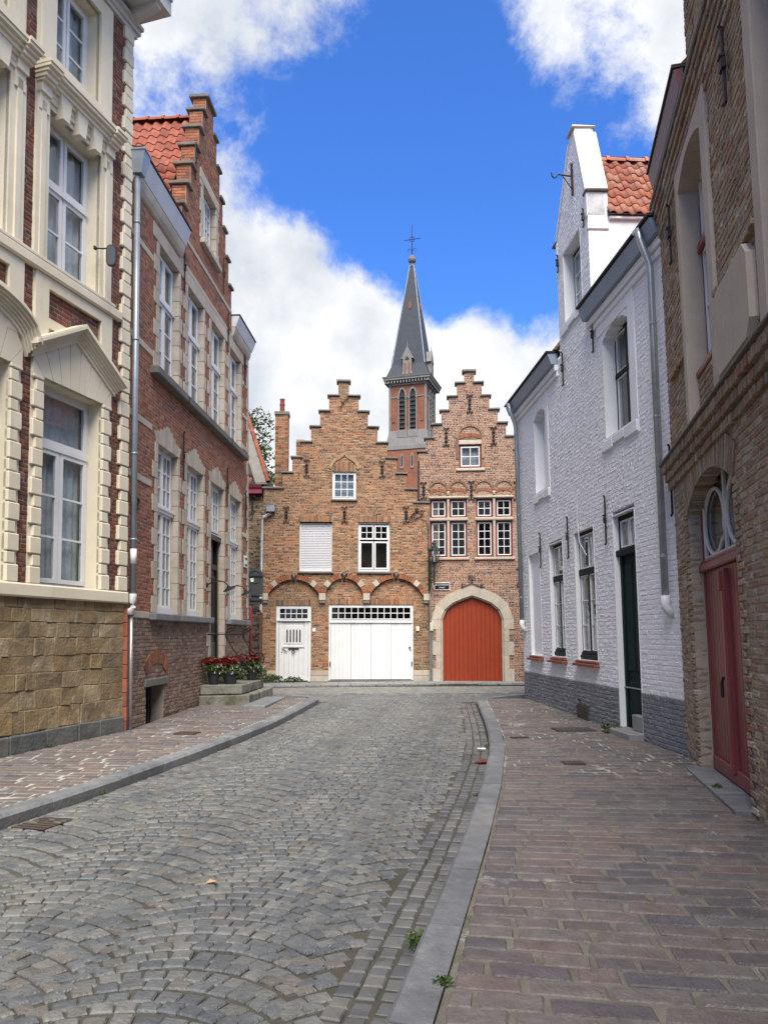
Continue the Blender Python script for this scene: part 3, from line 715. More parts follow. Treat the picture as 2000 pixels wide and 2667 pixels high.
# sandstone base: every block laid singly
zr = [.21, .50, .75, .98, 1.205, 1.45, 1.655, 1.84, 1.985]
bw = MB().box(XL, 0, .012, .31, -.35, 2.0).build('base_wall', mat('base_mortar', (.20, .16, .10), (.14, .115, .075), rough=1, scale=6), lh)
# plain unseen stretch of the terrace, added to block light on near ground
part('unseen_street_wall', M_LBR, lh, [(-15, XL - .01, 0, 6, -.5, 12.0)])
for r in range(len(zr) - 1):
    x = 0.0
    while x > XL + .05:
        l = R.choice((.2, .28, .34, .42, .5)) * R.uniform(.9, 1.1)
        if x - l < XL + .12: l = x - XL
        g_ = R.uniform(.002, .006); dz_ = R.uniform(-.015, .015)
        b = MB(); b.cbox(x - l + g_, x - g_, R.uniform(-.007, .006), .1, zr[r] + g_, zr[r + 1] - g_, .006, t=R.random(), jit=.010); b.build('sandstone_block', M_SAND, bw)
        x -= l
x = 0.005
while x > XL + .1:
    l = R.uniform(.48, .72)
    b = MB(); b.cbox(max(x - l, XL) + .005, x - .005, -.03 + R.uniform(-.006, .006), .1, -.35, .215 + R.uniform(-.02, .01), .015, t=R.random(), jit=.006); b.build('base_stone', M_BASE, bw)
    x -= l

# ------------------------------------------------------------------ red brick house with stepped gable (left, further)
M_HBR = mat('orange_red_brick', (.24, .08, .04), tones=[(.295, .108, .050), (.36, .145, .072), (.215, .080, .048), (.325, .120, .055), (.26, .090, .050), (.135, .070, .055), (.39, .175, .095)], rough=.9, scale=14, bump=.3, bscale=80, var=.3, stain=[(.09, .07, .055, 1.1, .56, .72, .45)])
M_HMO = mat('brown_mortar', (.29, .225, .17), (.36, .29, .23), rough=1, scale=9)
M_HBR2 = mat('brown_base_brick', (.17, .1, .07), tones=[(.195, .120, .085), (.25, .165, .12), (.14, .088, .068), (.22, .125, .084), (.29, .215, .165), (.17, .11, .085)], rough=.95, scale=12, bump=.4, bscale=70, var=.3, stain=[(.07, .06, .05, 1.4, .52, .70, .5), (.5, .47, .42, 2.6, .64, .68, .8, 1, 1, .5)])
M_HMO2 = mat('grey_mortar', (.20, .175, .15), (.28, .25, .21), rough=1, scale=9)
h2 = house('red_stepped_gable_house', 'long red brick house with stepped gable, tall white windows and pale stone jambs', 'house', (-4.08, 12.16, .02), (.056, 1), -.015)
GC = 4.72; XE = 8.5
half = [(9.60, 1.97), (10.17, 1.97), (10.77, 1.69), (11.37, 1.41), (11.97, 1.13), (12.57, .85), (13.17, .57), (13.66, .30)]
out2 = steps_outline((0.0, XE, 9.42), [(zt, GC - h, GC + h) for zt, h in half])
WL = [1.46, 3.15, 4.86, 6.52]; WW = 1.13
ops = []; 
for i, x in enumerate(WL):
    ops += [rect(x, x + WW, 1.80 if i != 2 else .6, 4.93), rect(x, x + WW, 6.24, 8.66)]
ops.append(rect(GC - .52, GC + .52, 10.15, 11.5))
brick_wall(h2, out2, ops, 1.80, 13.66, M_HBR, M_HMO, L=.205, H=.052, J=.011, single=190, proud=.0045, ends=(9.45, 1.0, 4.7))
brick_wall(h2, lambda a, b: [(0, XE)], [rect(1.0, 1.9, -.4, .60), rect(WL[2], WL[2] + WW, .6, 3)], -.35, 1.80, M_HBR2, M_HMO2, L=.2, H=.054, J=.012, single=110, name='base_wall', proud=.009, jit=.004)
shell(h2, 0, XE, -.3, 9.4, M_HMO)
MB().box(GC - 1.9, GC + 1.9, .302, .42, 9.4, 10.1).build('gable_back', M_HMO, h2)
for zt, h in half[1:]:
    pass
# gable step caps
prev = None
for k, (zt, h) in enumerate(half[1:]):
    nxt = half[k + 2][1] if k + 2 < len(half) else 0
    if nxt:
        for s in (-1, 1):
            a, b_ = sorted((GC + s * h, GC + s * (nxt - .02)))
            b = MB(); b.cbox(a - (.05 if s < 0 else 0), b_ + (.05 if s > 0 else 0), -.06, .37, zt, zt + .075, .014); b.build('step_cap', M_CAP, h2)
    else:
        b = MB(); b.cbox(GC - h - .06, GC + h + .06, -.07, .38, zt, zt + .09, .016); b.build('step_cap', M_CAP, h2)
# stone dressings
def jambs(root, x0, x1, z0, z1, m, wl=(.26, .13), wr=(.20, .10), hs=(.30, .30), y=-.014, dep=.12):
    z = z0; k = 0
    while z < z1 - .02:
        e = min(z + hs[k % 2], z1)
        if z1 - e < .12: e = z1
        b = MB(); b.cbox(x0 - wl[k % 2], x0 + .012, y, dep, z + .003, e - .003, .007, t=R.random()); b.build('jamb_stone', m, root)
        b = MB(); b.cbox(x1 - .012, x1 + wr[k % 2], y, dep, z + .003, e - .003, .007, t=R.random()); b.build('jamb_stone', m, root)
        z = e; k += 1
for i, x in enumerate(WL):
    jambs(h2, x, x + WW, 1.87 if i != 2 else .64, 4.93, M_STONE); jambs(h2, x, x + WW, 6.26, 8.66, M_STONE)
    # fan head with stepped top
    n = 9; hh = [.20, .23, .30, .37, .43, .37, .30, .23, .20]
    for k in range(n):
        a = x - .20 + (WW + .36) * k / n; c_ = x - .20 + (WW + .36) * (k + 1) / n; ci = x + WW / 2; sk = lambda q: ci + (q - ci) * .86
        MB().prism([(sk(a) + .003, 4.93), (sk(c_) - .003, 4.93), (c_ - .003, 4.93 + hh[k]), (a + .003, 4.93 + hh[k])], -.016, .12, R.random()).build('head_stone', M_STONE, h2)
    for (a, c_) in ((x - .32, x + .42), (x + .42, x + WW + .26)):
        b = MB(); b.cbox(a + .003, c_ - .003, -.018, .12, 8.663, 8.94, .008, t=R.random()); b.build('lintel_stone', M_STONE, h2)
    b = MB(); b.cbox(x - .40, x + WW + .28, -.16, .115, 6.08, 6.24, .02, t=.3); b.build('window_sill', M_CAP, h2)
for z0, z1 in ((4.07, 4.18), (6.41, 6.53), (8.16, 8.27), (5.08, 5.19), (2.98, 3.08), (7.28, 7.38)):
    edges = [0.03] + [v for x in WL for v in (x - .3, x + WW + .24)] + [XE - .1]
    for k in range(0, len(edges), 2):
        if edges[k + 1] - edges[k] < .06: continue
        if 5 < z0 < 5.2 and k: continue
        if z0 in (2.98, 7.28) and k == 0: continue
        b = MB(); b.cbox(edges[k], edges[k + 1], -.012, .06, z0, z1, .005, t=R.random()); b.build('stone_band', M_STONE, h2)
z = 1.9; k = 0
while z < 9.3:
    b = MB(); b.cbox(XE - (.2 if k % 2 else .11), XE + .008, -.014, .12, z + .003, z + .297, .006, t=R.random()); b.build('corner_stone', M_STONE, h2); z += .3; k += 1
b = MB(); b.cbox(2.62, 6.85, -.012, .06, 8.95, 9.06, .006, t=.4); b.cbox(GC - 1.97, GC + 1.97, -.012, .06, 9.55, 9.65, .006, t=.4); b.build('stone_band', M_STONE, h2)
jambs(h2, GC - .52, GC + .52, 10.15, 11.5, M_STONE, wl=(.24, .16), wr=(.24, .16))
b = MB(); b.cbox(GC - .76, GC + .76, -.02, .12, 11.503, 11.75, .01, t=.2); b.build('lintel_stone', M_STONE, h2)
b = MB(); b.cbox(GC - .72, GC + .72, -.10, .115, 10.03, 10.15, .015, t=.6); b.build('window_sill', M_STONE, h2)
b = MB(); b.cbox(1.12, 4.80, -.12, .115, 1.74, 1.865, .015, t=.4); b.build('window_sill', M_BLUE, h2)
b = MB(); b.cbox(6.25, 8.3, -.12, .115, 1.74, 1.865, .015, t=.4); b.build('window_sill', M_BLUE, h2)
b = MB(); b.cbox(.03, 1.10, -.014, .1, 1.77, 1.88, .008, t=.8); b.build('stone_band', M_STONE, h2)
# windows
M_HROOM = mat('pale_interior', (.16, .15, .14), rough=.9)
for i, x in enumerate(WL):
    xm = x + WW / 2
    if i != 2:
        window(h2, x, x + WW, 1.87, 4.93, .12, M_WHITE, [(x + .06, xm - .02, 1.99, 3.74, 2, 5), (xm + .02, x + WW - .06, 1.99, 3.74, 2, 5), (x + .06, xm - .02, 3.86, 4.88, 2, 3), (xm + .02, x + WW - .06, 3.86, 4.88, 2, 3)], fw=.06, lw=.045, bar=.028, blind=(M_LACEW, .01), room=M_HROOM)
        b = MB(); b.box(x + .02, x + WW - .02, .07, .13, 3.74, 3.86); b.box(x + .0, x + WW, .05, .13, 3.80, 3.835); b.box(x + .01, x + WW - .01, .075, .13, 1.875, 1.99); b.box(xm - .02, xm + .02, .1, .15, 1.99, 4.88); b.build('transom', M_WHITE, h2)
    else:
        window(h2, x, x + WW, 3.78, 4.93, .12, M_WHITE, [(x + .06, xm - .02, 3.86, 4.88, 2, 3), (xm + .02, x + WW - .06, 3.86, 4.88, 2, 3)], fw=.06, lw=.045, bar=.028, blind=(M_LACEW, .01), room=M_HROOM)
    window(h2, x, x + WW, 6.25, 8.66, .12, M_WHITE, [(x + .06, xm - .02, 6.32, 7.72, 1, 3), (xm + .02, x + WW - .06, 6.32, 7.72, 1, 3), (x + .06, xm - .02, 7.82, 8.61, 1, 1), (xm + .02, x + WW - .06, 7.82, 8.61, 1, 1)], fw=.06, lw=.055, bar=.03, blind=(M_LACEW, .01), room=M_HROOM)
    b = MB(); b.box(x + .02, x + WW - .02, .075, .13, 7.72, 7.82); b.box(xm - .02, xm + .02, .1, .15, 6.32, 8.61); b.build('transom', M_WHITE, h2)
window(h2, GC - .52, GC + .52, 10.16, 11.5, .13, M_WHITE, [(GC - .46, GC - .02, 10.2, 11.45, 2, 4), (GC + .02, GC + .46, 10.2, 11.45, 2, 4)], fw=.06, lw=.05, bar=.028, room=M_HROOM)
# dark door with iron grille
M_BLACKDOOR = mat('black_door_paint', (.010, .011, .012), (.02, .02, .02), rough=.35, scale=3)
x = WL[2]; b = MB(); b.box(x, x + .09, .14, .22, .64, 3.78); b.box(x + WW - .09, x + WW, .14, .22, .64, 3.78); b.box(x + .09, x + WW - .09, .14, .22, 3.0, 3.12); b.box(x, x + WW, .06, .22, 3.66, 3.78)
b.box(x + .09, x + WW - .09, .18, .22, .64, 3.0); dr = b.build('door', M_BLACKDOOR, h2)
b = MB()
for k in range(2):
    for (z0, z1) in ((.75, 1.35), (1.5, 2.85)):
        xa = x + .15 + k * .43; b.cbox(xa, xa + .38, .155, .2, z0, z1, .02)
b.build('door_panel', M_BLACKDOOR, dr)
b = MB()
for k in range(7): b.tube([(x + .2 + k * .12, .15, 1.55), (x + .2 + k * .12, .15, 2.8)], .008, 5)
b.build('door_grille', M_IRON, dr); MB().box(x + .09, x + WW - .09, .19, .2, 3.12, 3.66).build('pane', GLASS, dr); MB().box(x, x + WW, .3, .36, .6, 3.8).build('hall_wall', DARKROOM, dr)
M_BRASS = mat('brass', (.6, .42, .15), rough=.3, metal=.9)
MB().lathe([(.01, 0), (.03, .01), (.03, .04), (.01, .05)], (x + WW / 2, .13, 1.75), 10).build('door_knob', M_BRASS, dr)
# cellar window with relieving arch
b = MB()
for k in range(12):
    a = rad(-52 + 104 * k / 11.0); 
ring(b, 1.5, .80, .48, .20, .22, 12, -.012, .06); b.build('relieving_arch', M_HBR, h2)
b = MB(); b.cbox(.92, 2.05, -.03, .25, .60, .73, .012, t=.2); b.build('cellar_lintel', M_CAP, h2)
b = MB(); b.box(1.0, 1.9, .30, .34, -.35, .6); [b.box(1.05 + k * .12, 1.07 + k * .12, .2, .22, -.3, .6) for k in range(7)]; b.build('cellar_window', M_BLACKDOOR, h2)
# eaves, gutters, roofs
def gutter(root, x0, x1, z, m, m2, proj=.36, h=.34):
    b = MB(); b.xprism([(0.0, z), (-proj + .10, z), (-proj, z + h), (-proj + .03, z + h + .02), (.0, z + h + .02)], x0, x1); g_ = b.build('gutter', m, root)
    b = MB(); b.box(x0 - .01, x1 + .02, -proj - .02, .25, z + h + .022, z + h + .05); b.build('gutter_edge', m2, g_)
M_DARKEDGE = mat('dark_roof_edge', (.03, .03, .032), rough=.7)
gutter(h2, .06, 2.72, 9.26, M_WHITEPVC, M_DARKEDGE, proj=.20, h=.30); gutter(h2, 6.72, XE + .05, 9.26, M_WHITEPVC, M_DARKEDGE, proj=.20, h=.26)
for x0, x1 in ((.06, 2.72), (6.72, 8.5)):
    x = x0
    while x < x1 - .1:
        e = min(x + .44, x1); b = MB(); b.xprism([(.0, 9.0), (-.03, 9.02), (-.07, 9.10), (-.09, 9.2), (-.09, 9.255), (0, 9.255)], x + .003, e - .003, R.random()); b.build('eaves_stone', M_STONE, h2); x = e
def pantile_mesh(m, t, w=.235, l=.36):
    b = MB(); n = 8; vs = []
    for j, (yy, zz) in enumerate(((0, .022), (l, 0.0))):
        for i in range(n + 1):
            u = i / n; hgt = .028 * math.sin(u * 2 * math.pi) + (.0)
            vs.append((u * w, yy, hgt + zz))
    low = [(v[0], v[1], v[2] - .016) for v in vs]
    vs += low; N1 = n + 1
    fs = [(i, i + 1, N1 + i + 1, N1 + i) for i in range(n)] + [(2 * N1 + i, i + 2 * N1 + N1, 2 * N1 + N1 + i + 1, 2 * N1 + i + 1) for i in range(n)]
    fs += [(i, 2 * N1 + i, 2 * N1 + i + 1, i + 1) for i in range(n)] + [(0, N1, 3 * N1, 2 * N1), (n, 2 * N1 + n, 3 * N1 + n, N1 + n)]
    b.add(vs, fs, t); return b.mesh('roof_tile', m, True), vs, fs
def tile_roof(root, Mloc, ncol, nrow, m, single=0, name='roof', w=.225, gauge=.31, under=True, keep=None):
    """Mloc: 4x4 in the house frame, x along the eaves, y up the slope"""
    b = MB(); b.box(0, ncol * w if keep is None else .3, 0, nrow * gauge, -.06, -.03); rf = b.build(name, M_DARKEDGE, root); rf.matrix_local = Mloc
    var = []
    for k in range(8):
        me, vs, fs = pantile_mesh(m, (k + .5) / 8); var.append((me, vs, fs))
    MW = HM[root.name] @ Mloc; lst = []
    for j in range(nrow):
        for i in range(ncol):
          if keep is None or keep(i * w, j * gauge): lst.append((visible_area(MW, i * w + .1, j * gauge + .15, 0, 1), i, j))
    pick = set((i, j) for s, i, j in sorted(lst, reverse=True)[:single] if s > 0); st = MB()
    for s, i, j in lst:
        me, vs, fs = R.choice(var); ox, oy = i * w + R.uniform(-.004, .004), j * gauge + R.uniform(-.006, .006)
        if (i, j) in pick: o = link('roof_tile', me, rf); o.location = (ox, oy, 0); o.rotation_euler = (R.gauss(0, .012), R.gauss(0, .012), R.gauss(0, .01))
        else: st.add([(v[0] + ox, v[1] + oy, v[2]) for v in vs], fs, R.random())
    st.build('roof_tiles', m, rf, kind='stuff')
    return rf
def slope(o, ex, ey):
    ex = Vector(ex).normalized(); ey = Vector(ey); ey = (ey - ex * ey.dot(ex)).normalized(); ez = ex.cross(ey); M = Matrix.Identity(4)
    for i in range(3): M[i][0] = ex[i]; M[i][1] = ey[i]; M[i][2] = ez[i]; M[i][3] = o[i]
    return M
def ridge(root, x0, x1, y, z, m, r=.12, axis='x'):
    x = x0
    while x < x1 - .05:
        e = min(x + .36, x1); b = MB(); n = 8; vs = []
        for q, rr in ((x, r), (e - .04, r * .92), (e - .04, r * 1.15), (e + .02, r * 1.15)):
            for k in range(n + 1):
                a = math.pi * k / n
                vs.append((q, y + math.cos(a) * rr, z + math.sin(a) * rr) if axis == 'x' else (y + math.cos(a) * rr, q, z + math.sin(a) * rr))
        b.add(vs, [(j * (n + 1) + k, j * (n + 1) + k + 1, (j + 1) * (n + 1) + k + 1, (j + 1) * (n + 1) + k) for j in range(3) for k in range(n)], R.random()); b.build('ridge_tile', m, root); x = e
tile_roof(h2, slope((2.52, 4.9, 9.52), (0, -1, 0), (2.2, 0, 3.86)), 20, 14, M_TILEOLD, 120)
ridge(h2, .36, 4.9, GC, 13.36, M_TILEOLD, axis='y')
MB().xprism([(-.1, 9.56), (2.5, 10.9), (5.9, 9.5)], .02, GC - 1.9).build('front_roof', M_TILEOLD, h2)
MB().prism([(6.75, 9.74), (XE, 9.74), (XE, 10.4), (6.75, 10.4)], .6, .9).build('rear_roof', M_TILEOLD, h2)
b = MB(); b.prism([(GC - 2.1, 9.45), (GC + 2.1, 9.45), (GC, 13.2)], .34, 5.9); b.xprism([(.42, 9.4), (2.12, 10.6), (5.95, 9.4)], GC + 2.0, XE); b.build('roof_body', M_DARKEDGE, h2)
for x in (7.05, 8.25):
    b = MB(); b.box(x, x + .36, .5, .86, 9.4, 10.05); b.cbox(x - .05, x + .41, .45, .91, 10.05, 10.14, .02); b.build('chimney', mat('grey_render', (.3, .29, .27), (.22, .21, .2), rough=.9, scale=5), h2)
for x, z0, z1 in ((2.86, 4.55, 5.5), (6.22, 4.6, 5.5), (8.12, 4.4, 5.3), (2.86, 8.4, 9.35), (6.28, 8.45, 9.4), (8.05, 8.2, 9.1), (3.55, 11.2, 12.0), (5.85, 9.75, 10.6)): anchor(h2, M_IRON, x, z0, z1)
# downpipe with hopper at the corner
b = MB(); b.add([(.03, -.04, 9.14), (.21, -.04, 9.14), (.21, -.20, 9.14), (.03, -.20, 9.14), (-.02, -.02, 9.50), (.26, -.02, 9.50), (.26, -.27, 9.50), (-.02, -.27, 9.50)], [(0, 1, 2, 3), (7, 6, 5, 4), (0, 4, 5, 1), (1, 5, 6, 2), (2, 6, 7, 3), (3, 7, 4, 0)])
b.box(-.035, .275, -.285, -.01, 9.50, 9.53); hp = b.build('rain_hopper', M_ZINC, h2)
b = MB(); b.tube([(.12, -.10, 9.2), (.12, -.10, 2.06)], .05, 12)
for z in (8.3, 6.3, 4.4, 3.0): b.tube([(.12, -.10, z), (.12, -.10, z + .03)], .058, 12)
dp = b.build('downpipe', M_ZINC, h2, smooth=True)
b = MB(); b.tube([(.12, -.10, 2.14), (.12, -.10, 2.0), (.10, -.10, 1.93), (.05, -.10, 1.88), (.04, -.10, 1.80)], .058, 10); b.build('pipe_elbow', mat('grey_plastic', (.42, .43, .43), rough=.5), dp, smooth=True)
b = MB(); b.tube([(.06, -.10, 1.86), (.06, -.10, -.05)], .028, 8); b.build('lower_pipe', M_GALV, dp, smooth=True)
MB().tube([(.12, -.10, 2.62), (.12, -.10, 2.86)], .0515, 12).build('pipe_patch', M_WHITE, dp, smooth=True)
b = MB(); z = -.3
M_TERRA = mat('terracotta_strip', (.24, .075, .04), tones=[(.22, .07, .04), (.28, .10, .06), (.17, .06, .045)], rough=.9, scale=9, bump=.2, var=.25)
while z < 1.7: b.cbox(.0, .075, -.06, .02, z + .004, z + .216, .006, t=R.random()); z += .22
b.build('edge_bricks', M_TERRA, h2)
# cable roll on the wall
b = MB()
for k in range(5):
    pts = [(.36 + .11 * math.cos(a * .55 + k) * (1 - .06 * k), -.03 - .01 * k, 3.62 + .15 * math.sin(a * .55 + k * 1.3) * (1 - .08 * k)) for a in range(13)]; b.tube(pts, .007, 5)
b.tube([(.12, -.02, 3.75), (.25, -.02, 3.68), (.36, -.03, 3.75)], .007, 5); tagc = b.build('cable_roll', M_IRON, h2)
# iron scroll rails beside the door
for x0, dx in ((4.62, -1), (6.17, 1)):
    b = MB(); pts = []
    for k in range(26):
        t = k / 25
        if t < .3: a = math.pi * (1 + t / .3 * 1.4); pts.append((x0, -.55 + .14 * math.cos(a + 1.2), 1.48 + .16 * math.sin(a + 1.2)))
        elif t < .7: q = (t - .3) / .4; pts.append((x0, -.42 - q * .30 + .06 * math.sin(q * math.pi), 1.55 - q * .55))
        else: a = (t - .7) / .3 * 2.6 * math.pi * .8; pts.append((x0, -.80 + .13 * math.cos(a), .92 + .15 * math.sin(a)))
    b.tube(pts, .016, 7)
    for k in range(4): a = k * math.pi / 4; b.tube([(x0, -.80 - .1 * math.cos(a), .92 - .1 * math.sin(a)), (x0, -.80 + .1 * math.cos(a), .92 + .1 * math.sin(a))], .009, 5)
    b.tube([(x0, .02, 1.5), (x0, -.45, 1.5)], .014, 6); b.tube([(x0, .02, .92), (x0, -.80, .92)], .014, 6)
    b.build('handrail', M_IRON, h2)
# stone steps
b = MB(); b.cbox(3.95, 4.62, -1.06, -.01, -.1, .235, .02, t=.9, jit=.008)
steps = tag(link('stone_steps', MB().box(4.1, 6.2, -.7, -.03, -.2, .2).mesh('stone_steps', M_SOIL)), 'mossy grey stone entrance steps below the dark door', 'steps'); steps.matrix_world = HM[h2.name]
M_STEP = mat('mossy_step_stone', (.22, .215, .19), tones=[(.17, .165, .14), (.21, .20, .17), (.15, .145, .12)], rough=.9, scale=5, bump=.6, bscale=26, var=.4, stain=[(.05, .058, .022, 2.6, .50, .62, .7), (.32, .30, .26, 3, .55, .7, .5)])
for (q, t) in (((3.95, 4.75, -1.08, -.02, -.12, .225), .8), ((4.757, 6.45, -1.08, -.02, -.12, .23), .4), ((4.06, 6.2, -.90, -.02, .236, .44), .2), ((4.84, 6.0, -.36, .14, .446, .635), .6)):
    b = MB(); b.cbox(*q, c=.018, t=t, jit=.008); b.build('step', M_STEP, steps)
b = MB(); b.cbox(3.30, 5.5, -1.55, -1.10, -.1, .075, .014, t=.3, jit=.006); b.build('step_slab', M_BLUE, steps)

# ------------------------------------------------------------------ ochre stepped-gable house (centre left)
M_GBR = mat('ochre_brick', (.33, .2, .11), tones=[(.31, .140, .066), (.37, .205, .115), (.26, .098, .048), (.15, .083, .056), (.40, .26, .155), (.34, .138, .062), (.21, .138, .090), (.09, .056, .045), (.375, .175, .088), (.29, .175, .105), (.24, .09, .045)], rough=.9, scale=9, bump=.3, bscale=60, var=.25, stain=[(.085, .07, .05, .7, .50, .68, .65), (.42, .33, .22, 1.5, .60, .72, .4), (.06, .05, .04, 3.0, .60, .7, .6, 1, 1, .4)])
M_GMO = mat('sandy_mortar', (.40, .315, .215), (.29, .225, .155), rough=1, scale=6)
g1 = house('ochre_stepped_gable_house', 'ochre brick stepped-gable house with three arches, white garage door and lowered shutter', 'house', (-3.74, 23.7, .09), (1, .05), 0)
ST1 = [(5.97, 0.0, 4.75), (6.47, .58, 4.44), (6.96, .87, 4.14), (7.45, 1.155, 3.84), (7.95, 1.45, 3.54), (8.45, 1.73, 3.24), (8.95, 2.01, 2.95), (9.41, 2.30, 2.64)]
o1 = steps_outline((0, 5.19, 5.55), ST1)
AR = [(.955, .785, .48), (2.51, .58, .52), (4.127, .812, .52)]
ops = [rect(2.13, 2.87, 5.66, 6.53), rect(1.12, 2.13, 3.39, 4.92), rect(2.94, 3.93, 3.40, 4.94)] + [arch(c - r - .15, c + r + .15, 2.3, 2.66, h + .15) for c, r, h in AR]
brick_wall(g1, o1, ops, 2.63, 9.41, M_GBR, M_GMO, L=.19, H=.042, J=.011, single=170, proud=.007)
for (a, c, z, n) in ((.40, 1.51, 2.335, 22), (2.02, 4.68, 2.365, 52)):
    b = MB()
    for k in range(n): xa = a + (c - a) * k / n; b.box(xa + .003, xa + (c - a) / n - .004, .088, .15, z, z + .17, R.random())
    b.build('soldier_course', M_GBR, g1)
# the wall under the arches stands a little back
b0 = [rect(.42, 1.49, -.2, 2.33), rect(2.04, 4.66, -.2, 2.36)]
brick_wall(g1, lambda a, b: [(0, 5.19)], b0, .33, 3.22, M_GBR, M_GMO, L=.19, H=.042, J=.011, y0=.10, th=.2, single=80, name='lower_wall', proud=.007)
for (a, c) in ((0, .42), (1.49, 2.04), (4.66, 5.19)):
    for (z0, z1) in ((-.12, .16), (.16, .33)):
        b = MB(); b.cbox(a + .004, c - .004, .08, .3, z0 + .003, z1 - .003, .01, t=R.random()); b.build('base_stone', M_STONE, g1)
shell(g1, 0, 5.19, -.1, 5.5, M_GMO, d1=9)
for i, (c, r, h) in enumerate(AR):
    nn = 26 if i != 1 else 22; mid = nn // 2
    for sk in (range(mid - 1, nn), range(0, mid + 1)):
      b = MB(); ring(b, c, 2.66, r, h, .15, nn, -.02, .12, skip=sk); b.build('arch', mat('orange_arch_brick', (.3, .1, .05), tones=[(.29, .115, .055), (.22, .082, .045), (.31, .14, .07), (.17, .075, .05)], rough=.9, scale=9, var=.2), g1)
    RR = (r * r + h * h) / (2 * h); zc = 2.66 + h - RR
    for a in (-.62, .62):
        al = a * math.asin(r / RR); P = lambda an, q: (c + math.sin(an) * q, zc + math.cos(an) * q); d = .075 / RR
        MB().prism([P(al - d, RR - .004), P(al + d, RR - .004), P(al + d, RR + .165), P(al - d, RR + .165)], -.03, .12, R.random()).build('arch_stone', M_STONE, g1)
    # keystone carved as a small head
    b = MB(); zt = 2.66 + h; b.cbox(c - .055, c + .055, -.05, .1, zt - .01, zt + .20, .015); b.lathe([(.0, -.075), (.035, -.06), (.052, -.01), (.05, .03), (.03, .065), (.0, .075)], (c, -.07, zt + .10), 8)
    b.box(c - .012, c + .012, -.14, -.1, zt + .075, zt + .115); b.box(c - .045, c + .045, -.105, -.06, zt + .165, zt + .195); b.build('carved_keystone', M_CAP, g1)
for x in (.06, 1.835, 3.20, 5.08):
    b = MB(); b.xprism([(.10, 2.40), (.02, 2.42), (-.0, 2.47), (.0, 2.49), (.12, 2.49)], x - .09, x + .09, .2); b.cbox(x - .105, x + .105, -.035, .12, 2.49, 2.70, .012, t=.5); b.build('corbel', M_STONE, g1)
def caps(root, rows, base_z, m, d=.34, th=.055, over=.055):
    for k, (zt, a, c) in enumerate(rows):
        if k + 1 < len(rows):
            na, nc = rows[k + 1][1], rows[k + 1][2]
            for (p, q) in ((a - over, na + .05), (nc - .05, c + over)):
                if q - p < .06: continue
                b = MB(); b.cbox(p, q, -.055, d, zt, zt + th, .012, jit=.003); b.build('step_cap', m, root)
        else:
            b = MB(); b.cbox(a - over, c + over, -.06, d, zt, zt + th + .02, .014); b.build('step_cap', m, root)
caps(g1, ST1, 5.5, M_CAP)
b = MB(); b.cbox(4.66, 5.19, -.05, .34, 5.55, 5.61, .012); b.build('step_cap', M_CAP, g1)
# attic window under an ogee hood
og = [(-.40, 0), (-.385, .10), (-.33, .20), (-.24, .285), (-.13, .34), (-.05, .40), (0, .48), (.05, .40), (.13, .34), (.24, .285), (.33, .20), (.385, .10), (.40, 0)]
b = MB(); hd = MB()
for k in range(len(og) - 1):
    (ax_, az), (bx, bz) = og[k], og[k + 1]
    f = lambda x, z, q: (2.5 + x * (1 + q * 1.0), 6.60 + z * (1 + q * .5) + q * .22)
    hd.prism([f(ax_, az, 0), f(bx, bz, 0), f(bx, bz, .2), f(ax_, az, .2)], -.028, .05, R.random())
hd.build('ogee_hood', mat('pale_brick_hood', (.33, .22, .13), tones=[(.34, .23, .14), (.27, .16, .09), (.38, .28, .18)], rough=.9, scale=9), g1)
for k in range(15):
    x = 2.16 + k * .046
    ha = 6.56 + .05 + .24 * math.sqrt(max(0, 1 - ((x + .02 - 2.5) / .40) ** 2)); b.box(x, x + .040, -.008, .05, 6.53, ha, R.random())
b.build('hood_bricks', M_GBR, g1)
window(g1, 2.13, 2.87, 5.66, 6.53, .05, M_WHITE, [(2.18, 2.82, 5.72, 6.48, 3, 3)], fw=.05, lw=.03, bar=.022, room=M_HROOM, blind=(mat('grey_blind', (.30, .32, .35), rough=.9), .003))
b = MB(); b.cbox(2.08, 2.92, -.06, .1, 5.60, 5.655, .01); b.build('window_sill', M_CAP, g1)
for (a, c) in ((1.12, 2.13), (2.94, 3.93)):
    b = MB(); n = 22
    for k in range(n): xa = a - .02 + (c - a + .04) * k / n; b.box(xa + .003, xa + (c - a + .04) / n - .004, -.010, .06, 4.94, 5.12, R.random())
    b.build('flat_arch', M_GBR, g1); b = MB(); b.cbox(a - .05, c + .05, -.07, .1, 3.32, 3.385, .012); b.build('window_sill', M_CAP, g1)
# roller shutter
M_SHUT = mat('white_shutter', (.60, .60, .62), (.55, .55, .57), rough=.5, scale=1.5)
sh = MB().box(1.12, 2.13, .12, .16, 3.39, 4.92).build('roller_shutter', M_SHUT, g1)
for k in range(27):
    z = 3.47 + k * .0535; b = MB(); b.xprism([(.12, z), (.10, z + .006), (.098, z + .025), (.10, z + .044), (.12, z + .050)], 1.15, 2.10); b.build('shutter_slat', M_SHUT, sh)
b = MB(); b.box(1.12, 1.15, .085, .13, 3.39, 4.92); b.box(2.10, 2.13, .085, .13, 3.39, 4.92); b.box(1.15, 2.10, .075, .13, 3.395, 3.465); b.build('shutter_frame', M_WHITE, sh)
M_ROOMT = mat('tan_interior', (.14, .115, .08), rough=.9)
window(g1, 2.94, 3.93, 3.40, 4.94, .08, M_WHITE, [(2.99, 3.425, 3.47, 4.34, 1, 1), (3.445, 3.88, 3.47, 4.34, 1, 1), (2.99, 3.425, 4.40, 4.85, 2, 2), (3.445, 3.88, 4.40, 4.85, 2, 2)], fw=.055, lw=.045, bar=.02, room=M_ROOMT)
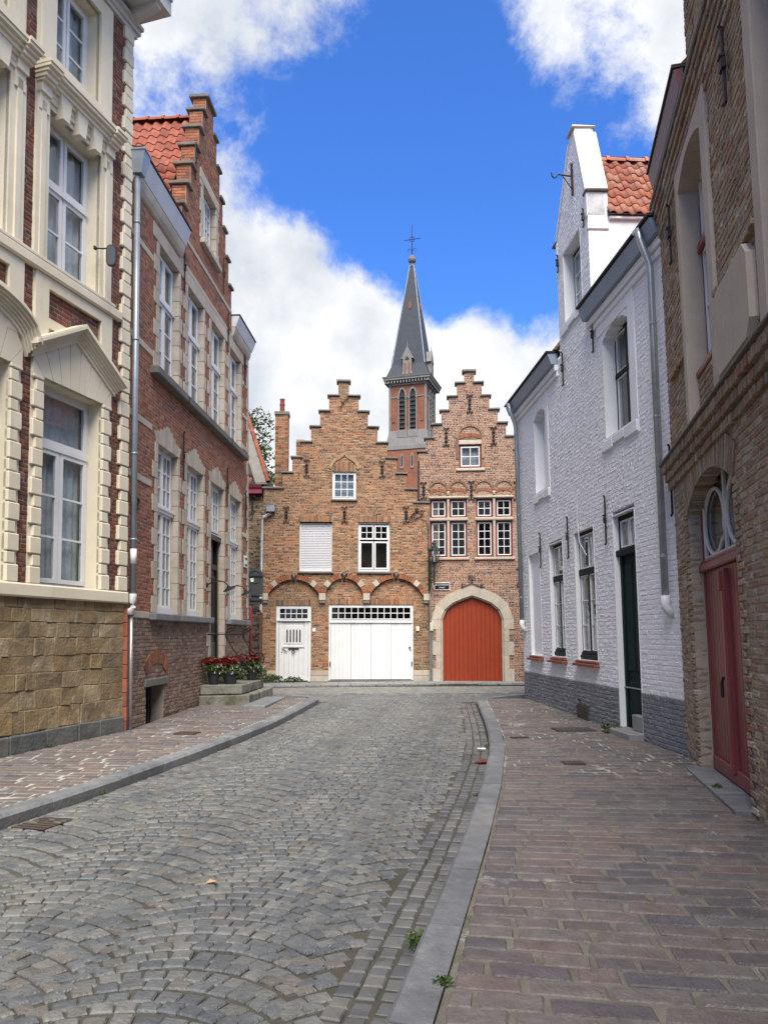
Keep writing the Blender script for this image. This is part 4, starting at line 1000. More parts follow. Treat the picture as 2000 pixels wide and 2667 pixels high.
# front door
def door_common():
    b = MB(); b.box(.42, .50, .12, .22, -.02, 2.33); b.box(1.41, 1.49, .12, .22, -.02, 2.33); b.box(.50, 1.41, .12, .22, 2.26, 2.33); b.box(.42, 1.49, .10, .20, 1.83, 1.89); b.box(.44, 1.47, .075, .2, 1.855, 1.875)
    d = b.build('front_door', M_WHITE, g1)
    for k in range(6):
        xa = .52 + k * .148; b = MB(); b.cbox(xa, xa + .145, .15, .19, .07, 1.82, .005); b.build('door_board', M_WHITE, d)
    b = MB(); b.cbox(.66, 1.25, .135, .17, 1.14, 1.72, .01); b.box(.62, 1.29, .12, .17, 1.04, 1.085); b.box(.51, .60, .135, .18, .05, 1.82); b.box(1.31, 1.40, .135, .18, .05, 1.82); b.box(.45, 1.46, .13, .2, .02, .10); b.build('door_panel', M_WHITE, d)
    b = MB()
    for k in range(5):
        xa = .735 + k * .098; b.prism([(xa, 1.2), (xa + .045, 1.2), (xa + .045, 1.56), (xa + .0225, 1.61), (xa, 1.56)], .128, .16)
    b.build('door_slot', DARKROOM, d)
    b = MB(); b.cbox(.79, 1.12, .10, .14, .985, 1.02, .008); b.tube([(.955 + .045 * math.cos(a * .7), .10, .90 + .045 * math.sin(a * .7)) for a in range(10)], .011, 6); b.tube([(.955, .11, .99), (.955, .10, .94)], .012, 6); b.tube([(.60, .12, 1.0), (.76, .11, .90)], .012, 6); b.lathe([(.0, 0), (.014, .0), (.014, .02), (0, .02)], (.60, .13, .88), 8); b.build('door_knocker', M_IRON, d)
    window(g1, .50, 1.41, 1.90, 2.26, .13, M_WHITE, [(.50, 1.41, 1.90, 2.26, 5, 2)], fw=.004, lw=.03, bar=.022, room=DARKROOM, name='fanlight')
    MB().box(.70, 1.05, .085, .15, -.1, .02).build('vent_slot', DARKROOM, d)
door_common()
b = MB(); b.box(2.04, 2.10, .12, .22, .03, 2.36); b.box(4.60, 4.66, .12, .22, .03, 2.36); b.box(2.10, 4.60, .12, .22, 2.30, 2.36); b.box(2.06, 4.64, .09, .2, 1.80, 1.88); gd = b.build('garage_door', M_WHITE, g1)
for k in range(20):
    xa = 2.10 + k * .125; b = MB(); g_ = .007 if k % 5 == 0 else .001; b.cbox(xa + g_, xa + .125 - .0005, .13 + (.006 if (k // 5) % 2 else 0), .18, .05, 1.80, .0022); b.build('garage_board', M_WHITE, gd)
b = MB(); b.lathe([(.0, 0), (.03, 0), (.03, .03), (0, .03)], (4.55, .11, 1.02), 10); b.lathe([(.0, 0), (.016, 0), (.016, .02), (0, .02)], (4.575, .12, .95), 8); b.cbox(4.60, 4.63, .09, .13, .45, .60, .006); b.cbox(2.07, 2.10, .09, .13, .45, .60, .006); b.build('door_ironwork', M_IRON, gd)
window(g1, 2.10, 4.60, 1.90, 2.30, .13, M_WHITE, [(2.10, 4.60, 1.90, 2.30, 12, 2)], fw=.004, lw=.03, bar=.022, room=DARKROOM, name='fanlight')
MB().box(2.04, 4.66, .06, .2, -.06, .03).build('door_threshold', M_BLUE, g1)
for x, z0, z1 in ((.70, 4.9, 5.42), (2.51, 4.9, 5.43), (4.44, 4.92, 5.45), (3.685, 6.35, 6.9), (1.32, 6.35, 6.9)): anchor(g1, M_IRON, x, z0, z1, scroll=True)
b = MB(); b.tube([(2.36, -.03, 8.55), (2.46, -.03, 8.75), (2.62, -.03, 8.9)], .012, 6); b.tube([(2.38, -.03, 8.8), (2.5, -.03, 8.68)], .012, 6); b.build('wall_anchor', M_IRON, g1)
# rain box and pipe at the left edge
b = MB(); b.cbox(.10, .36, -.18, .0, 5.22, 5.44, .015); b.box(.09, .37, -.19, .0, 5.44, 5.46); bx = b.build('rain_box', M_GALV, g1)
b = MB(); b.tube([(.24, -.09, 5.24), (.22, -.09, 5.17), (.02, -.09, 5.07), (-.04, -.09, 4.98), (-.04, -.09, 2.2), (.0, -.09, 2.08)], .045, 10); b.build('drain_pipe', mat('pale_pipe', (.52, .53, .54), rough=.4, metal=.2), bx, smooth=True)
b = MB(); b.box(-.07, .01, -.1, -.02, 0, 2.06); b.build('pipe_cover', mat('rust_brown', (.09, .05, .035), (.13, .075, .05), rough=.8, scale=6), bx)
# chimney, ridge stub and roof
def chimney(root, x0, x1, y0, y1, z0, z1, pal, mort, pot=None):
    w = MB().box(x0 + .006, x1 - .006, y0 + .006, y1 - .006, z0, z1).build('chimney', mort, root); st = MB(); n = int((z1 - z0) / .062)
    for i in range(n):
        za = z0 + i * .062
        for (ax, u0, u1) in (('f', x0, x1), ('s', y0, y1)):
            u = u0; k = i
            while u < u1 - .02:
                l = .2 if k % 2 else .1
                if u + l > u1 - .05: l = u1 - u
                if ax == 'f': st.box(u + .004, u + l - .004, y0 - R.uniform(0, .004), y0 + .03, za + .005, za + .057, R.random())
                else:
                    st.box(x0 - R.uniform(0, .004), x0 + .03, u + .004, u + l - .004, za + .005, za + .057, R.random()); st.box(x1 - .03, x1 + R.uniform(0, .004), u + .004, u + l - .004, za + .005, za + .057, R.random())
                u += l; k += 1
    st.build('brickwork', pal, w, kind='stuff')
    if pot: MB().lathe([(.085, 0), (.08, .1), (.075, .25), (.085, .26), (.085, .3), (.075, .31), (.07, .42), (.078, .43), (.078, .47), (.06, .47)], pot, 12).build('chimney_pot', mat('clay_pot', (.2, .05, .04), (.14, .04, .035), rough=.7, scale=8), w)
    return w
chimney(g1, .29, .70, .45, .86, 5.6, 8.5, M_GBR, M_GMO, (.49, .65, 8.56))
b = MB(); b.cbox(.26, .73, .42, .89, 8.46, 8.57, .01); b.build('chimney_cap', M_CAP, g1)
chimney(g1, .95, 1.22, .6, .9, 6.4, 7.7, M_GBR, M_GMO)
tile_roof(g1, slope((-.05, .35, 5.75), (0, 1, 0), (1, 0, 1.55)), 1, 1, M_TILEOLD, 0)
MB().prism([(.3, 5.5), (4.9, 5.5), (2.5, 8.6)], .345, 9).build('roof', M_TILEOLD, g1)
# cables at the right edge
b = MB(); b.cbox(4.72, 4.82, -.05, .0, 5.28, 5.38, .01)
for k in range(4): b.tube([(4.77 + (.15 + .03 * k) * math.sin(a * .6 + k), -.02 - .01 * k, 5.16 + (.10 + .02 * k) * math.cos(a * .6 + k * .7)) for a in range(12)], .007, 5)
b.tube([(4.9, -.02, 5.05), (5.05, -.02, 5.0), (5.12, -.02, 4.8), (5.13, -.02, 3.6), (5.14, -.02, 1.7)], .008, 5); b.build('cable_bundle', M_IRON, g1)
b = MB(); b.cbox(1.53, 1.63, .075, .11, 1.52, 1.63, .006); b.build('doorbell_plate', M_WHITE, g1)
b = MB(); b.cbox(4.74, 4.85, .06, .11, 1.54, 1.68, .012); b.build('doorbell_plate', mat('cream_plastic', (.62, .58, .48), rough=.4), g1)

# ------------------------------------------------------------------ pink-brown stepped-gable house (centre right)
M_RBR = mat('pinkish_brick', (.3, .17, .12), tones=[(.27, .135, .082), (.33, .19, .12), (.13, .073, .060), (.30, .150, .085), (.095, .058, .053), (.355, .22, .14), (.31, .135, .068), (.20, .115, .085)], rough=.9, scale=9, bump=.25, bscale=60, var=.2, stain=[(.42, .35, .30, .9, .54, .72, .45)])
M_RMO = mat('pale_pink_mortar', (.47, .385, .315), (.40, .315, .25), rough=1, scale=6)
g2 = house('gated_stepped_gable_house', 'pinkish brick stepped-gable house with orange-red arched gate and red-framed cross windows', 'house', (1.42, 23.95, .09), (1, -.10), 0)
GC2 = 1.29
ST2 = [(7.19, -.33, 2.95), (7.61, -.10, 2.67), (8.05, .137, 2.42), (8.49, .39, 2.17), (8.94, .63, 1.91), (9.37, .885, 1.68), (9.74, 1.12, 1.44)]
def o2(za, zb):
    z = (za + zb) / 2
    if z < 5.66: return [(.02, 3.3)]
    if z < 6.75: return [(-.30, 3.3)]
    for zt, a, c in ST2:
        if z <= zt: return [(a, c)]
    return []
def gate_op(g_):
    pts = [(1.91, .965), (2.20, .85), (2.41, .608), (2.53, .338), (2.65, 0)]
    def f(za, zb):
        z = (za + zb) / 2 - g_ * .6
        if z > 2.65: return None
        if z <= 1.91: w = .965
        else:
            for (z0, w0), (z1, w1) in zip(pts, pts[1:]):
                if z0 <= z <= z1: w = w0 + (w1 - w0) * (z - z0) / (z1 - z0); break
        return (1.31 - w - g_, 1.31 + w + g_)
    return f
def full(x0, x1, z0, z1): return rect(x0, x1, z0, z1)
PW = [(.03, .555), (.635, 1.18), (1.455, 1.98), (2.055, 2.58)]
ops = [gate_op(.12), rect(.94, 1.65, 6.64, 7.55), rect(.03, 1.18, 3.83, 5.75), rect(1.455, 2.58, 3.83, 5.75)]
brick_wall(g2, o2, ops, -.05, 9.74, M_RBR, M_RMO, L=.195, H=.044, J=.013, single=170, proud=.007, bond=1, wander=.06)
shell(g2, .0, 3.3, -.1, 7.0, M_RMO, d1=9); MB().prism([(-.2, 6.7), (2.9, 6.7), (GC2, 9.2)], .345, 9).build('roof', M_TILEOLD, g2)
caps(g2, ST2, 0, M_CAP, th=.06, over=.065)
# pointed stone gate surround
ip = [(-.965, -.06), (-.965, .38), (-.965, .80), (-.965, 1.22), (-.965, 1.60), (-.965, 1.91), (-.85, 2.20), (-.608, 2.41), (-.338, 2.53), (0, 2.65)]
opx = [(-1.25, -.06), (-1.13, .38), (-1.25, .80), (-1.13, 1.22), (-1.25, 1.60), (-1.25, 1.91), (-1.10, 2.38), (-.78, 2.65), (-.43, 2.82), (0, 2.98)]
for s in (-1, 1):
    for k in range(len(ip) - 1):
        (ax_, az), (bx, bz) = ip[k], ip[k + 1]; (cx_, cz), (dx_, dzz) = opx[k], opx[k + 1]
        if k < 5: ow = -1.27 if k % 2 == 0 else -1.12; po = [(ax_, az + .003), (bx, bz - .003), (ow, bz - .003), (ow, az + .003)]
        else: po = [(ax_, az + .003), (bx, bz - .002), (dx_, dzz - .002), (cx_, cz + .003)]
        po = [(1.31 - s * p[0], p[1]) for p in po]
        if s > 0: po = po[::-1]
        MB().prism(po[::-1], -.02, .18, R.random()).build('gate_stone', M_STONE, g2)
        if k < len(ip) - 1:      # moulded inner roll
            b = MB(); b.tube([(1.31 - s * (ax_ + .03 * (1 if k < 6 else .5)), .06, az - (.02 if k > 5 else 0)), (1.31 - s * (bx + .03 * (1 if k < 6 else .5)), .06, bz - (.02 if k > 4 else 0))], .028, 6); b.build('gate_moulding', M_STONE, g2)
M_GATE = mat('orange_red_gate_paint', (.285, .042, .013), (.24, .036, .012), rough=.45, scale=3, bump=.05, bscale=20)
gp = [(-.965, 1.91), (-.85, 2.20), (-.608, 2.41), (-.338, 2.53), (0, 2.65)]
def gtop(x):
    x = -abs(x)
    for (a, za), (c, zc_) in zip(gp, gp[1:]):
        if a <= x <= c: return za + (zc_ - za) * (x - a) / (c - a)
    return 1.91
gt = MB().prism([(1.31 + x, z) for x, z in [(-.95, -.02), (.95, -.02), (.95, 1.91), (.83, 2.18), (.6, 2.39), (.33, 2.51), (0, 2.63), (-.33, 2.51), (-.6, 2.39), (-.83, 2.18), (-.95, 1.91)]], .165, .20).build('gate', M_GATE, g2)
n = 14; wv = 1.90 / n
for k in range(n):
    xa = -.95 + k * wv; xb_ = xa + wv; g_ = .007
    pts = [(xa + g_, -.01), (xb_ - g_, -.01), (xb_ - g_, gtop(xb_) - .01), (xa + g_, gtop(xa) - .01)]
    MB().prism([(1.31 + p[0], p[1]) for p in pts], .13, .17).build('gate_board', M_GATE, gt)
b = MB(); b.cbox(1.285, 1.335, .105, .14, -.01, 2.58, .008); b.box(1.26, 1.36, .11, .13, .18, .2); b.build('gate_cover_strip', M_GATE, gt)
# iron ornament above the gate
b = MB(); z0 = 2.99
for s in (-1, 1):
    b.tube([(1.31, -.04, z0 + .02), (1.31 + s * .2, -.04, z0 - .06), (1.31 + s * .32, -.04, z0 - .11)], .014, 6)
    b.tube([(1.31 + s * (.30 + .035 * math.cos(a * .8)), -.04, z0 - .065 + .035 * math.sin(a * .8)) for a in range(9)], .012, 6)
    b.tube([(1.31, -.04, z0 + .03), (1.31 + s * .02, -.04, z0 + .18), (1.31 + s * .06, -.04, z0 + .27), (1.31 + s * .11, -.04, z0 + .24), (1.31 + s * .10, -.04, z0 + .18), (1.31 + s * .06, -.04, z0 + .19)], .013, 6)
b.build('gate_ornament', M_IRON, g2)
# cross windows
M_REDF = mat('dark_red_frame', (.20, .028, .022), (.15, .022, .02), rough=.45, scale=4)
for (x0, x1) in PW:
    window(g2, x0, x1, 3.84, 4.98, .09, M_WHITE, [(x0 + .055, x1 - .055, 3.90, 4.93, 2, 4)], fw=.06, lw=.03, bar=.02, outer=M_REDF)
    window(g2, x0, x1, 5.09, 5.68, .09, M_WHITE, [(x0 + .055, x1 - .055, 5.14, 5.62, 2, 2)], fw=.06, lw=.03, bar=.02, outer=M_REDF)
for (a, m_, c) in ((.03, .595, 1.18), (1.455, 2.018, 2.58)):
    b = MB(); b.cbox(m_ - .038, m_ + .038, -.02, .15, 3.84, 5.68, .015, t=.3); b.build('mullion', M_STONE, g2)
    b = MB(); b.cbox(a - .03, c + .03, -.035, .15, 4.985, 5.085, .02, t=.3); b.build('transom', M_STONE, g2)
    b = MB(); b.cbox(a - .05, c + .05, -.05, .15, 5.69, 5.76, .02, t=.3); b.build('window_head', M_STONE, g2)
    b = MB(); b.cbox(a - .06, c + .06, -.06, .15, 3.745, 3.835, .02, t=.3); b.build('window_sill', M_STONE, g2)
    b = MB(); b.lathe([(.0, -.09), (.03, -.08), (.045, -.03), (.05, .0), (.04, .03), (.05, .05), (.0, .06)], (m_, -.02, 5.88), 8); b.build('corbel', M_STONE, g2)
M_DKARCH = mat('arch_brick', (.25, .14, .09), tones=[(.30, .185, .115), (.17, .10, .07), (.34, .22, .13), (.22, .12, .07)], rough=.9, scale=9)
for (a, c) in ((-.01, .585), (.605, 1.21), (1.40, 2.01), (2.03, 2.64)):
    m_ = (a + c) / 2; r = (c - a) / 2 - .05
    b = MB(); ring(b, m_, 5.96, r, r * .98, .075, 26, -.03, .05); b.build('blind_arch', M_DKARCH, g2)
    b = MB(); ring(b, m_, 5.84, r * .92, .085, .10, 15, -.012, .05); b.build('relieving_arch', mat('orange_arch_brick', (.3, .1, .05)), g2)
b = MB(); ring(b, 1.295, 7.62, .36, .36, .085, 26, -.03, .05); b.box(.85, .935, -.028, .05, 6.95, 7.62, .3); b.box(1.655, 1.74, -.028, .05, 6.95, 7.62, .6); b.build('blind_arch', M_DKARCH, g2)
b = MB(); ring(b, 1.295, 7.565, .35, .08, .12, 13, -.014, .05); b.build('relieving_arch', MATS['orange_arch_brick'], g2)
b = MB(); b.cbox(.94, 1.65, -.012, .1, 7.41, 7.55, .008, t=.1); b.build('lintel_stone', M_STONE, g2)
window(g2, .945, 1.645, 6.65, 7.405, .05, M_WHITE, [(1.0, 1.59, 6.71, 7.34, 2, 2)], fw=.055, lw=.035, bar=.024, outer=M_REDF, room=M_HROOM, blind=(MATS['grey_blind'], .003))
b = MB(); b.cbox(.86, 1.74, -.05, .1, 6.555, 6.645, .015, t=.1); b.build('window_sill', M_STONE, g2)
for x, z0, z1 in ((1.29, 8.4, 9.0), (.55, 7.35, 7.96), (2.03, 7.35, 7.95), (-.17, 5.68, 6.24), (1.32, 5.62, 6.24), (2.72, 5.6, 6.2)):
    anchor(g2, M_IRON, x, z0, z1, scroll=True, w=.034)
anchor(g2, M_IRON, 2.78, 2.9, 3.5, scroll=True)
b = MB(); b.tube([(.0, -.04, 5.4), (.0, -.04, .0)], .012, 6); b.tube([(.075, -.04, 1.7), (.075, -.04, .0)], .016, 8); b.tube([(.045, -.04, 2.2), (.045, -.04, 0)], .012, 6); cb_ = b.build('service_pipe', M_GALV, g2)
b = MB(); b.cbox(.01, .11, -.09, -.01, 1.55, 1.80, .01); b.build('meter_box', mat('cream_plastic', (.62, .58, .48)), cb_)
b = MB(); b.cbox(-.36, -.30, -.05, .3, 5.65, 6.9, .01); b.build('side_slate', M_DARKEDGE, g2)

# ------------------------------------------------------------------ church tower behind the gables
def brick_tex(name, c1, c2, mo, sc=1.0):
    m = bpy.data.materials.new(name); m.use_nodes = True; nt = m.node_tree; N = nt.nodes.new; L = nt.links.new; b = nt.nodes['Principled BSDF']; b.inputs['Roughness'].default_value = .9
    tc = N('ShaderNodeTexCoord'); sp = N('ShaderNodeSeparateXYZ'); L(tc.outputs['Object'], sp.inputs[0]); ad = N('ShaderNodeMath'); ad.operation = 'ADD'; L(sp.outputs[0], ad.inputs[0]); L(sp.outputs[1], ad.inputs[1])
    cb = N('ShaderNodeCombineXYZ'); L(ad.outputs[0], cb.inputs[0]); L(sp.outputs[2], cb.inputs[1])
    br = N('ShaderNodeTexBrick'); br.inputs['Scale'].default_value = sc; br.inputs['Color1'].default_value = (*c1, 1); br.inputs['Color2'].default_value = (*c2, 1); br.inputs['Mortar'].default_value = (*mo, 1)
    br.inputs['Mortar Size'].default_value = .008; br.inputs['Brick Width'].default_value = .2; br.inputs['Row Height'].default_value = .065; L(cb.outputs[0], br.inputs['Vector'])
    ns = N('ShaderNodeTexNoise'); ns.inputs['Scale'].default_value = 1.4; ns.inputs['Detail'].default_value = 8; L(tc.outputs['Object'], ns.inputs['Vector']); mr = N('ShaderNodeMapRange'); L(ns.outputs[0], mr.inputs[0]); mr.inputs[1].default_value = .4; mr.inputs[2].default_value = .75; mr.inputs[4].default_value = .7
    mx = N('ShaderNodeMix'); mx.data_type = 'RGBA'; L(mr.outputs[0], mx.inputs[0]); L(br.outputs['Color'], mx.inputs[6]); mx.inputs[7].default_value = (.10, .055, .035, 1); L(mx.outputs[2], b.inputs['Base Color']); return m
M_TBR = brick_tex('tower_brick', (.30, .088, .038), (.215, .062, .03), (.17, .10, .07))
M_TST = mat('tower_grey_stone', (.215, .205, .19), (.155, .15, .142), rough=.85, scale=2, bump=.15, bscale=20)
M_SLATE = mat('slate', (.040, .047, .058), (.030, .035, .045), rough=.6, scale=3, bump=.2, bscale=30)
M_LOUV = mat('dark_louvre', (.022, .023, .025), (.03, .03, .032), rough=.8, scale=4)
th_ = rad(-17); Mt = Matrix.Translation((2.35, 62.0, 0)) @ Matrix.Rotation(th_, 4, 'Z'); tw = thing('church_tower', 'brick church tower with grey stone louvred belfry and tall slate spire with cross', 'tower', Mt); HM[tw.name] = Mt
A = 1.52      # half width
MB().box(-A, A, -A, A, -1, 21.9).build('shaft', M_TBR, tw)
def ring4(z0, z1, a0, a1=None):
    a1 = a0 if a1 is None else a1; b = MB(); b.add([(-a0, -a0, z0), (a0, -a0, z0), (a0, a0, z0), (-a0, a0, z0), (-a1, -a1, z1), (a1, -a1, z1), (a1, a1, z1), (-a1, a1, z1)], [(0, 3, 2, 1), (4, 5, 6, 7), (0, 1, 5, 4), (1, 2, 6, 5), (2, 3, 7, 6), (3, 0, 4, 7)]); return b
b = ring4(16.3, 16.6, A + .30); q = ring4(16.6, 17.9, A + .26, A + .04); b.add(q.v, q.f); q = ring4(20.6, 20.7, A + .04); b.add(q.v, q.f)
for sx in (-1, 1):
    for sy in (-1, 1): b.box(sx * (A - .12), sx * (A + .05), sy * (A - .12), sy * (A + .05), 17.2, 21.9)
b.build('stone_dressing', M_TST, tw)
MB().box(-A - .235, A + .235, -A - .235, A + .235, -1, 16.3).build('lower_shaft', M_TBR, tw)
for f in range(4):
    rt_ = bpy.data.objects.new('belfry_face', None)
    rot = Matrix.Rotation(f * math.pi / 2, 4, 'Z')
    def bf(bm, name, m):
        bm.v = [tuple(rot @ Vector(p)) for p in bm.v]; return bm.build(name, m, tw)
    for s in (-1, 1):
        cx = s * .44
        # opening: dark box, louvres, stone surround with pointed head
        pt = lambda w, zs, h: [(cx - w, 18.0), (cx + w, 18.0), (cx + w, zs), (cx + w * .82, zs + h * .5), (cx + w * .45, zs + h * .85), (cx, zs + h), (cx - w * .45, zs + h * .85), (cx - w * .82, zs + h * .5), (cx - w, zs)]
        bf(MB().prism(pt(.25, 20.65, .62), -A - .012, -A + .2), 'belfry_opening', DARKROOM)
        for k in range(8):
            z = 18.10 + k * .36; b = MB(); b.add([(cx - .24, -A - .10, z), (cx + .24, -A - .10, z), (cx + .24, -A - .013, z + .10), (cx - .24, -A - .013, z + .10), (cx - .24, -A - .10, z + .03), (cx + .24, -A - .10, z + .03), (cx + .24, -A - .013, z + .13), (cx - .24, -A - .013, z + .13)], [(0, 1, 2, 3), (4, 7, 6, 5), (0, 4, 5, 1), (1, 5, 6, 2), (0, 3, 7, 4)])
            bf(b, 'louvre', M_LOUV)
        i_ = pt(.25, 20.65, .62); o_ = pt(.37, 20.65, .78); b = MB()
        for k in range(2, 8): b.prism([i_[k], o_[k], o_[k + 1], i_[k + 1]], -A - .12, -A)
        for e in (-1, 1):
            b.box(cx + e * .25, cx + e * .34, -A - .13, -A, 17.85, 20.66)
            b.box(cx + e * .24, cx + e * .37, -A - .16, -A, 20.45, 20.68)
        bf(b, 'belfry_arch', M_TST)
        bf(MB().prism([(cx - .42, 17.3), (cx + .42, 17.3), (cx + .42, 17.9), (cx - .42, 17.9)], -A - .17, -A), 'belfry_sill', M_TST)
    for s in (-1, 1): bf(MB().box(s * 1.18 - .10, s * 1.18 + .10, -A - .06, -A, 18.6, 19.9), 'brick_buttress', M_TBR)
    for s in (-.42, .42):
        b = MB(); b.prism([(s - .14, 14.75), (s + .14, 14.75), (s + .14, 15.7), (s + .08, 15.9), (s, 15.98), (s - .08, 15.9), (s - .14, 15.7)], -A - .29, -A); bf(b, 'slit_surround', M_TST)
        bf(MB().prism([(s - .06, 14.95), (s + .06, 14.95), (s + .06, 15.65), (s, 15.83), (s - .06, 15.65)], -A - .305, -A - .1), 'slit_opening', DARKROOM)
    for k in range(15): bf(MB().box(-1.75 + k * .25 - .06, -1.75 + k * .25 + .06, -A - .36, -A, 21.75, 22.0), 'corbel', M_TST)
b = ring4(21.62, 21.78, A + .10); q = ring4(22.0, 22.16, A + .42); b.add(q.v, q.f); q = ring4(22.16, 22.28, A + .46, A + .50); b.add(q.v, q.f); b.build('cornice', M_TST, tw)
SB_ = 1.62
b = MB(); b.add([(-SB_ - .15, -SB_ - .15, 22.28), (SB_ + .15, -SB_ - .15, 22.28), (SB_ + .15, SB_ + .15, 22.28), (-SB_ - .15, SB_ + .15, 22.28), (-1.36, -1.36, 23.4), (1.36, -1.36, 23.4), (1.36, 1.36, 23.4), (-1.36, 1.36, 23.4), (-.16, -.16, 32.2), (.16, -.16, 32.2), (.16, .16, 32.2), (-.16, .16, 32.2)],
               [(0, 1, 5, 4), (1, 2, 6, 5), (2, 3, 7, 6), (3, 0, 4, 7), (4, 5, 9, 8), (5, 6, 10, 9), (6, 7, 11, 10), (7, 4, 8, 11), (8, 9, 10, 11)]); b.build('spire', M_SLATE, tw)
b = MB()
for sx in (-1, 1):
    for sy in (-1, 1): b.tube([(sx * 1.37, sy * 1.37, 23.4), (sx * .17, sy * .17, 32.2)], .045, 6)
b.build('spire_ridge', M_ZINC, tw)
for f in range(4):
    rot = Matrix.Rotation(f * math.pi / 2, 4, 'Z')
    b = MB(); y = -1.70
    b.prism([(-.50, 22.3), (.50, 22.3), (.36, 22.75), (.36, 23.75), (.52, 23.75), (.0, 24.75), (-.52, 23.75), (-.36, 23.75), (-.36, 22.75)], y, y + .9); b.tube([(0, y + .1, 24.7), (0, y + .1, 25.2)], [.05, .015], 6); b.v = [tuple(rot @ Vector(p)) for p in b.v]; lu = b.build('spire_dormer', M_TST, tw)
    b = MB(); b.prism([(-.24, 22.45), (.24, 22.45), (.24, 23.35), (-.24, 23.35)], y - .01, y + .2); b.v = [tuple(rot @ Vector(p)) for p in b.v]; b.build('dormer_brick', M_TBR, lu)
    b = MB(); b.box(-.09, .09, y - .02, y + .2, 22.45, 23.3); b.v = [tuple(rot @ Vector(p)) for p in b.v]; b.build('dormer_pillar', M_TST, lu)
    b = MB()
    for k in range(3):
        a = rad(90 + k * 120); b.prism([(.10 * math.cos(a) + .09 * math.cos(q * math.pi / 4), 23.72 + .10 * math.sin(a) + .09 * math.sin(q * math.pi / 4)) for q in range(8)], y - .012 - k * .002, y + .2)
    b.v = [tuple(rot @ Vector(p)) for p in b.v]; b.build('trefoil', DARKROOM, lu)
    b = MB(); zz = 28.6; w_ = 1.36 - (zz - 23.4) / 8.3 * 1.2; b.prism([(-.12, zz - .3), (.12, zz - .3), (.12, zz + .1), (0, zz + .35), (-.12, zz + .1)], -w_ - .12, -w_ + .3); b.v = [tuple(rot @ Vector(p)) for p in b.v]; b.build('small_dormer', M_TBR, tw)
b = MB(); b.lathe([(.2, 32.1), (.24, 32.2), (.16, 32.3), (.15, 32.45), (.30, 32.6), (.34, 32.78), (.24, 33.0), (.1, 33.15), (.04, 33.2)], (0, 0, 0), 10); b.build('finial', M_CAP, tw)
b = MB(); b.tube([(0, 0, 32.9), (0, 0, 35.8)], [.05, .02], 6); b.tube([(-.65, 0, 34.55), (.65, 0, 34.55)], .025, 6); b.tube([(.22 * math.cos(a * .6), 0, 34.55 + .22 * math.sin(a * .6)) for a in range(12)], .025, 6)
for s in (-1, 1): b.tube([(0, 0, 33.5), (s * .18, 0, 33.75), (s * .34, 0, 33.7), (s * .36, 0, 33.55)], .022, 6); b.lathe([(0, -.04), (.05, 0), (0, .04)], (s * .65, 0, 34.55), 6)
b.build('cross', M_IRON, tw)

# ------------------------------------------------------------------ whitewashed house (right)
M_WBR = mat('whitewashed_brick', (.80, .805, .815), tones=[(.735, .74, .75), (.76, .765, .775), (.715, .72, .735)], rough=.7, scale=3, bump=.22, bscale=24, var=.06, stain=[(.52, .53, .53, 6, .66, .82, .3), (.66, .67, .69, 1.2, .55, .8, .3)])
M_WPL = mat('grey_painted_base', (.15, .165, .185), tones=[(.170, .182, .198), (.19, .202, .218), (.158, .169, .186)], rough=.65, scale=3, bump=.6, bscale=26, var=.14, stain=[(.22, .235, .25, 3, .58, .72, .4)])
M_PLAST = mat('white_render', (.79, .795, .80), (.72, .725, .73), rough=.75, scale=1.5, bump=.15, bscale=18)
wh = house('white_brick_house', 'whitewashed brick house with grey base, dark green door and pointed gable dormer', 'house', (3.80, 9.75, 0), (.069, -1), .018)
XF = -8.12
GX0, GX1, GPK = -4.60, -2.80, -3.46
def ow(za, zb):
    z = (za + zb) / 2
    if z < 6.78: return [(XF, 0)]
    if z < 9.02: return [(GX0, GX1)]
    t = (z - 9.02) / (10.40 - 9.02)
    if t <= 1: return [(GX0 + .06 + (GPK - .15 - GX0 - .06) * t, GX1 - .06 + (GPK + .15 - GX1 + .06) * t)]
    if z < 10.52: return [(GPK - .15, GPK + .15)]
    return []
WIN_D = (-2.26, -1.37); F3 = (-4.18, -3.13); F2 = (-5.80, -4.88); F1 = (-7.42, -6.50)
opw = [rect(*WIN_D, -.3, 3.37), rect(*F3, 1.06, 3.36), rect(*F2, 1.08, 3.33), rect(*F1, 1.06, 3.29), arch(-2.38, -1.30, 4.62, 6.20, .17), arch(-6.62, -5.72, 4.50, 6.08, .16), rect(-4.22, -3.22, 7.30, 8.64)]
brick_wall(wh, ow, opw, .68, 10.52, M_WBR, M_WBR, L=.2, H=.056, J=.013, single=230, proud=.0028, jit=.004, chm=.008, wander=.35)
brick_wall(wh, lambda a, b: [(XF, 0)], [rect(*WIN_D, -.5, .9)], -.35, .68, M_WPL, M_WPL, L=.2, H=.056, J=.013, y0=-.012, single=60, name='base_wall', proud=.0065, jit=.006, chm=.009)
shell(wh, XF, 0, -.3, 6.6, M_PLAST)
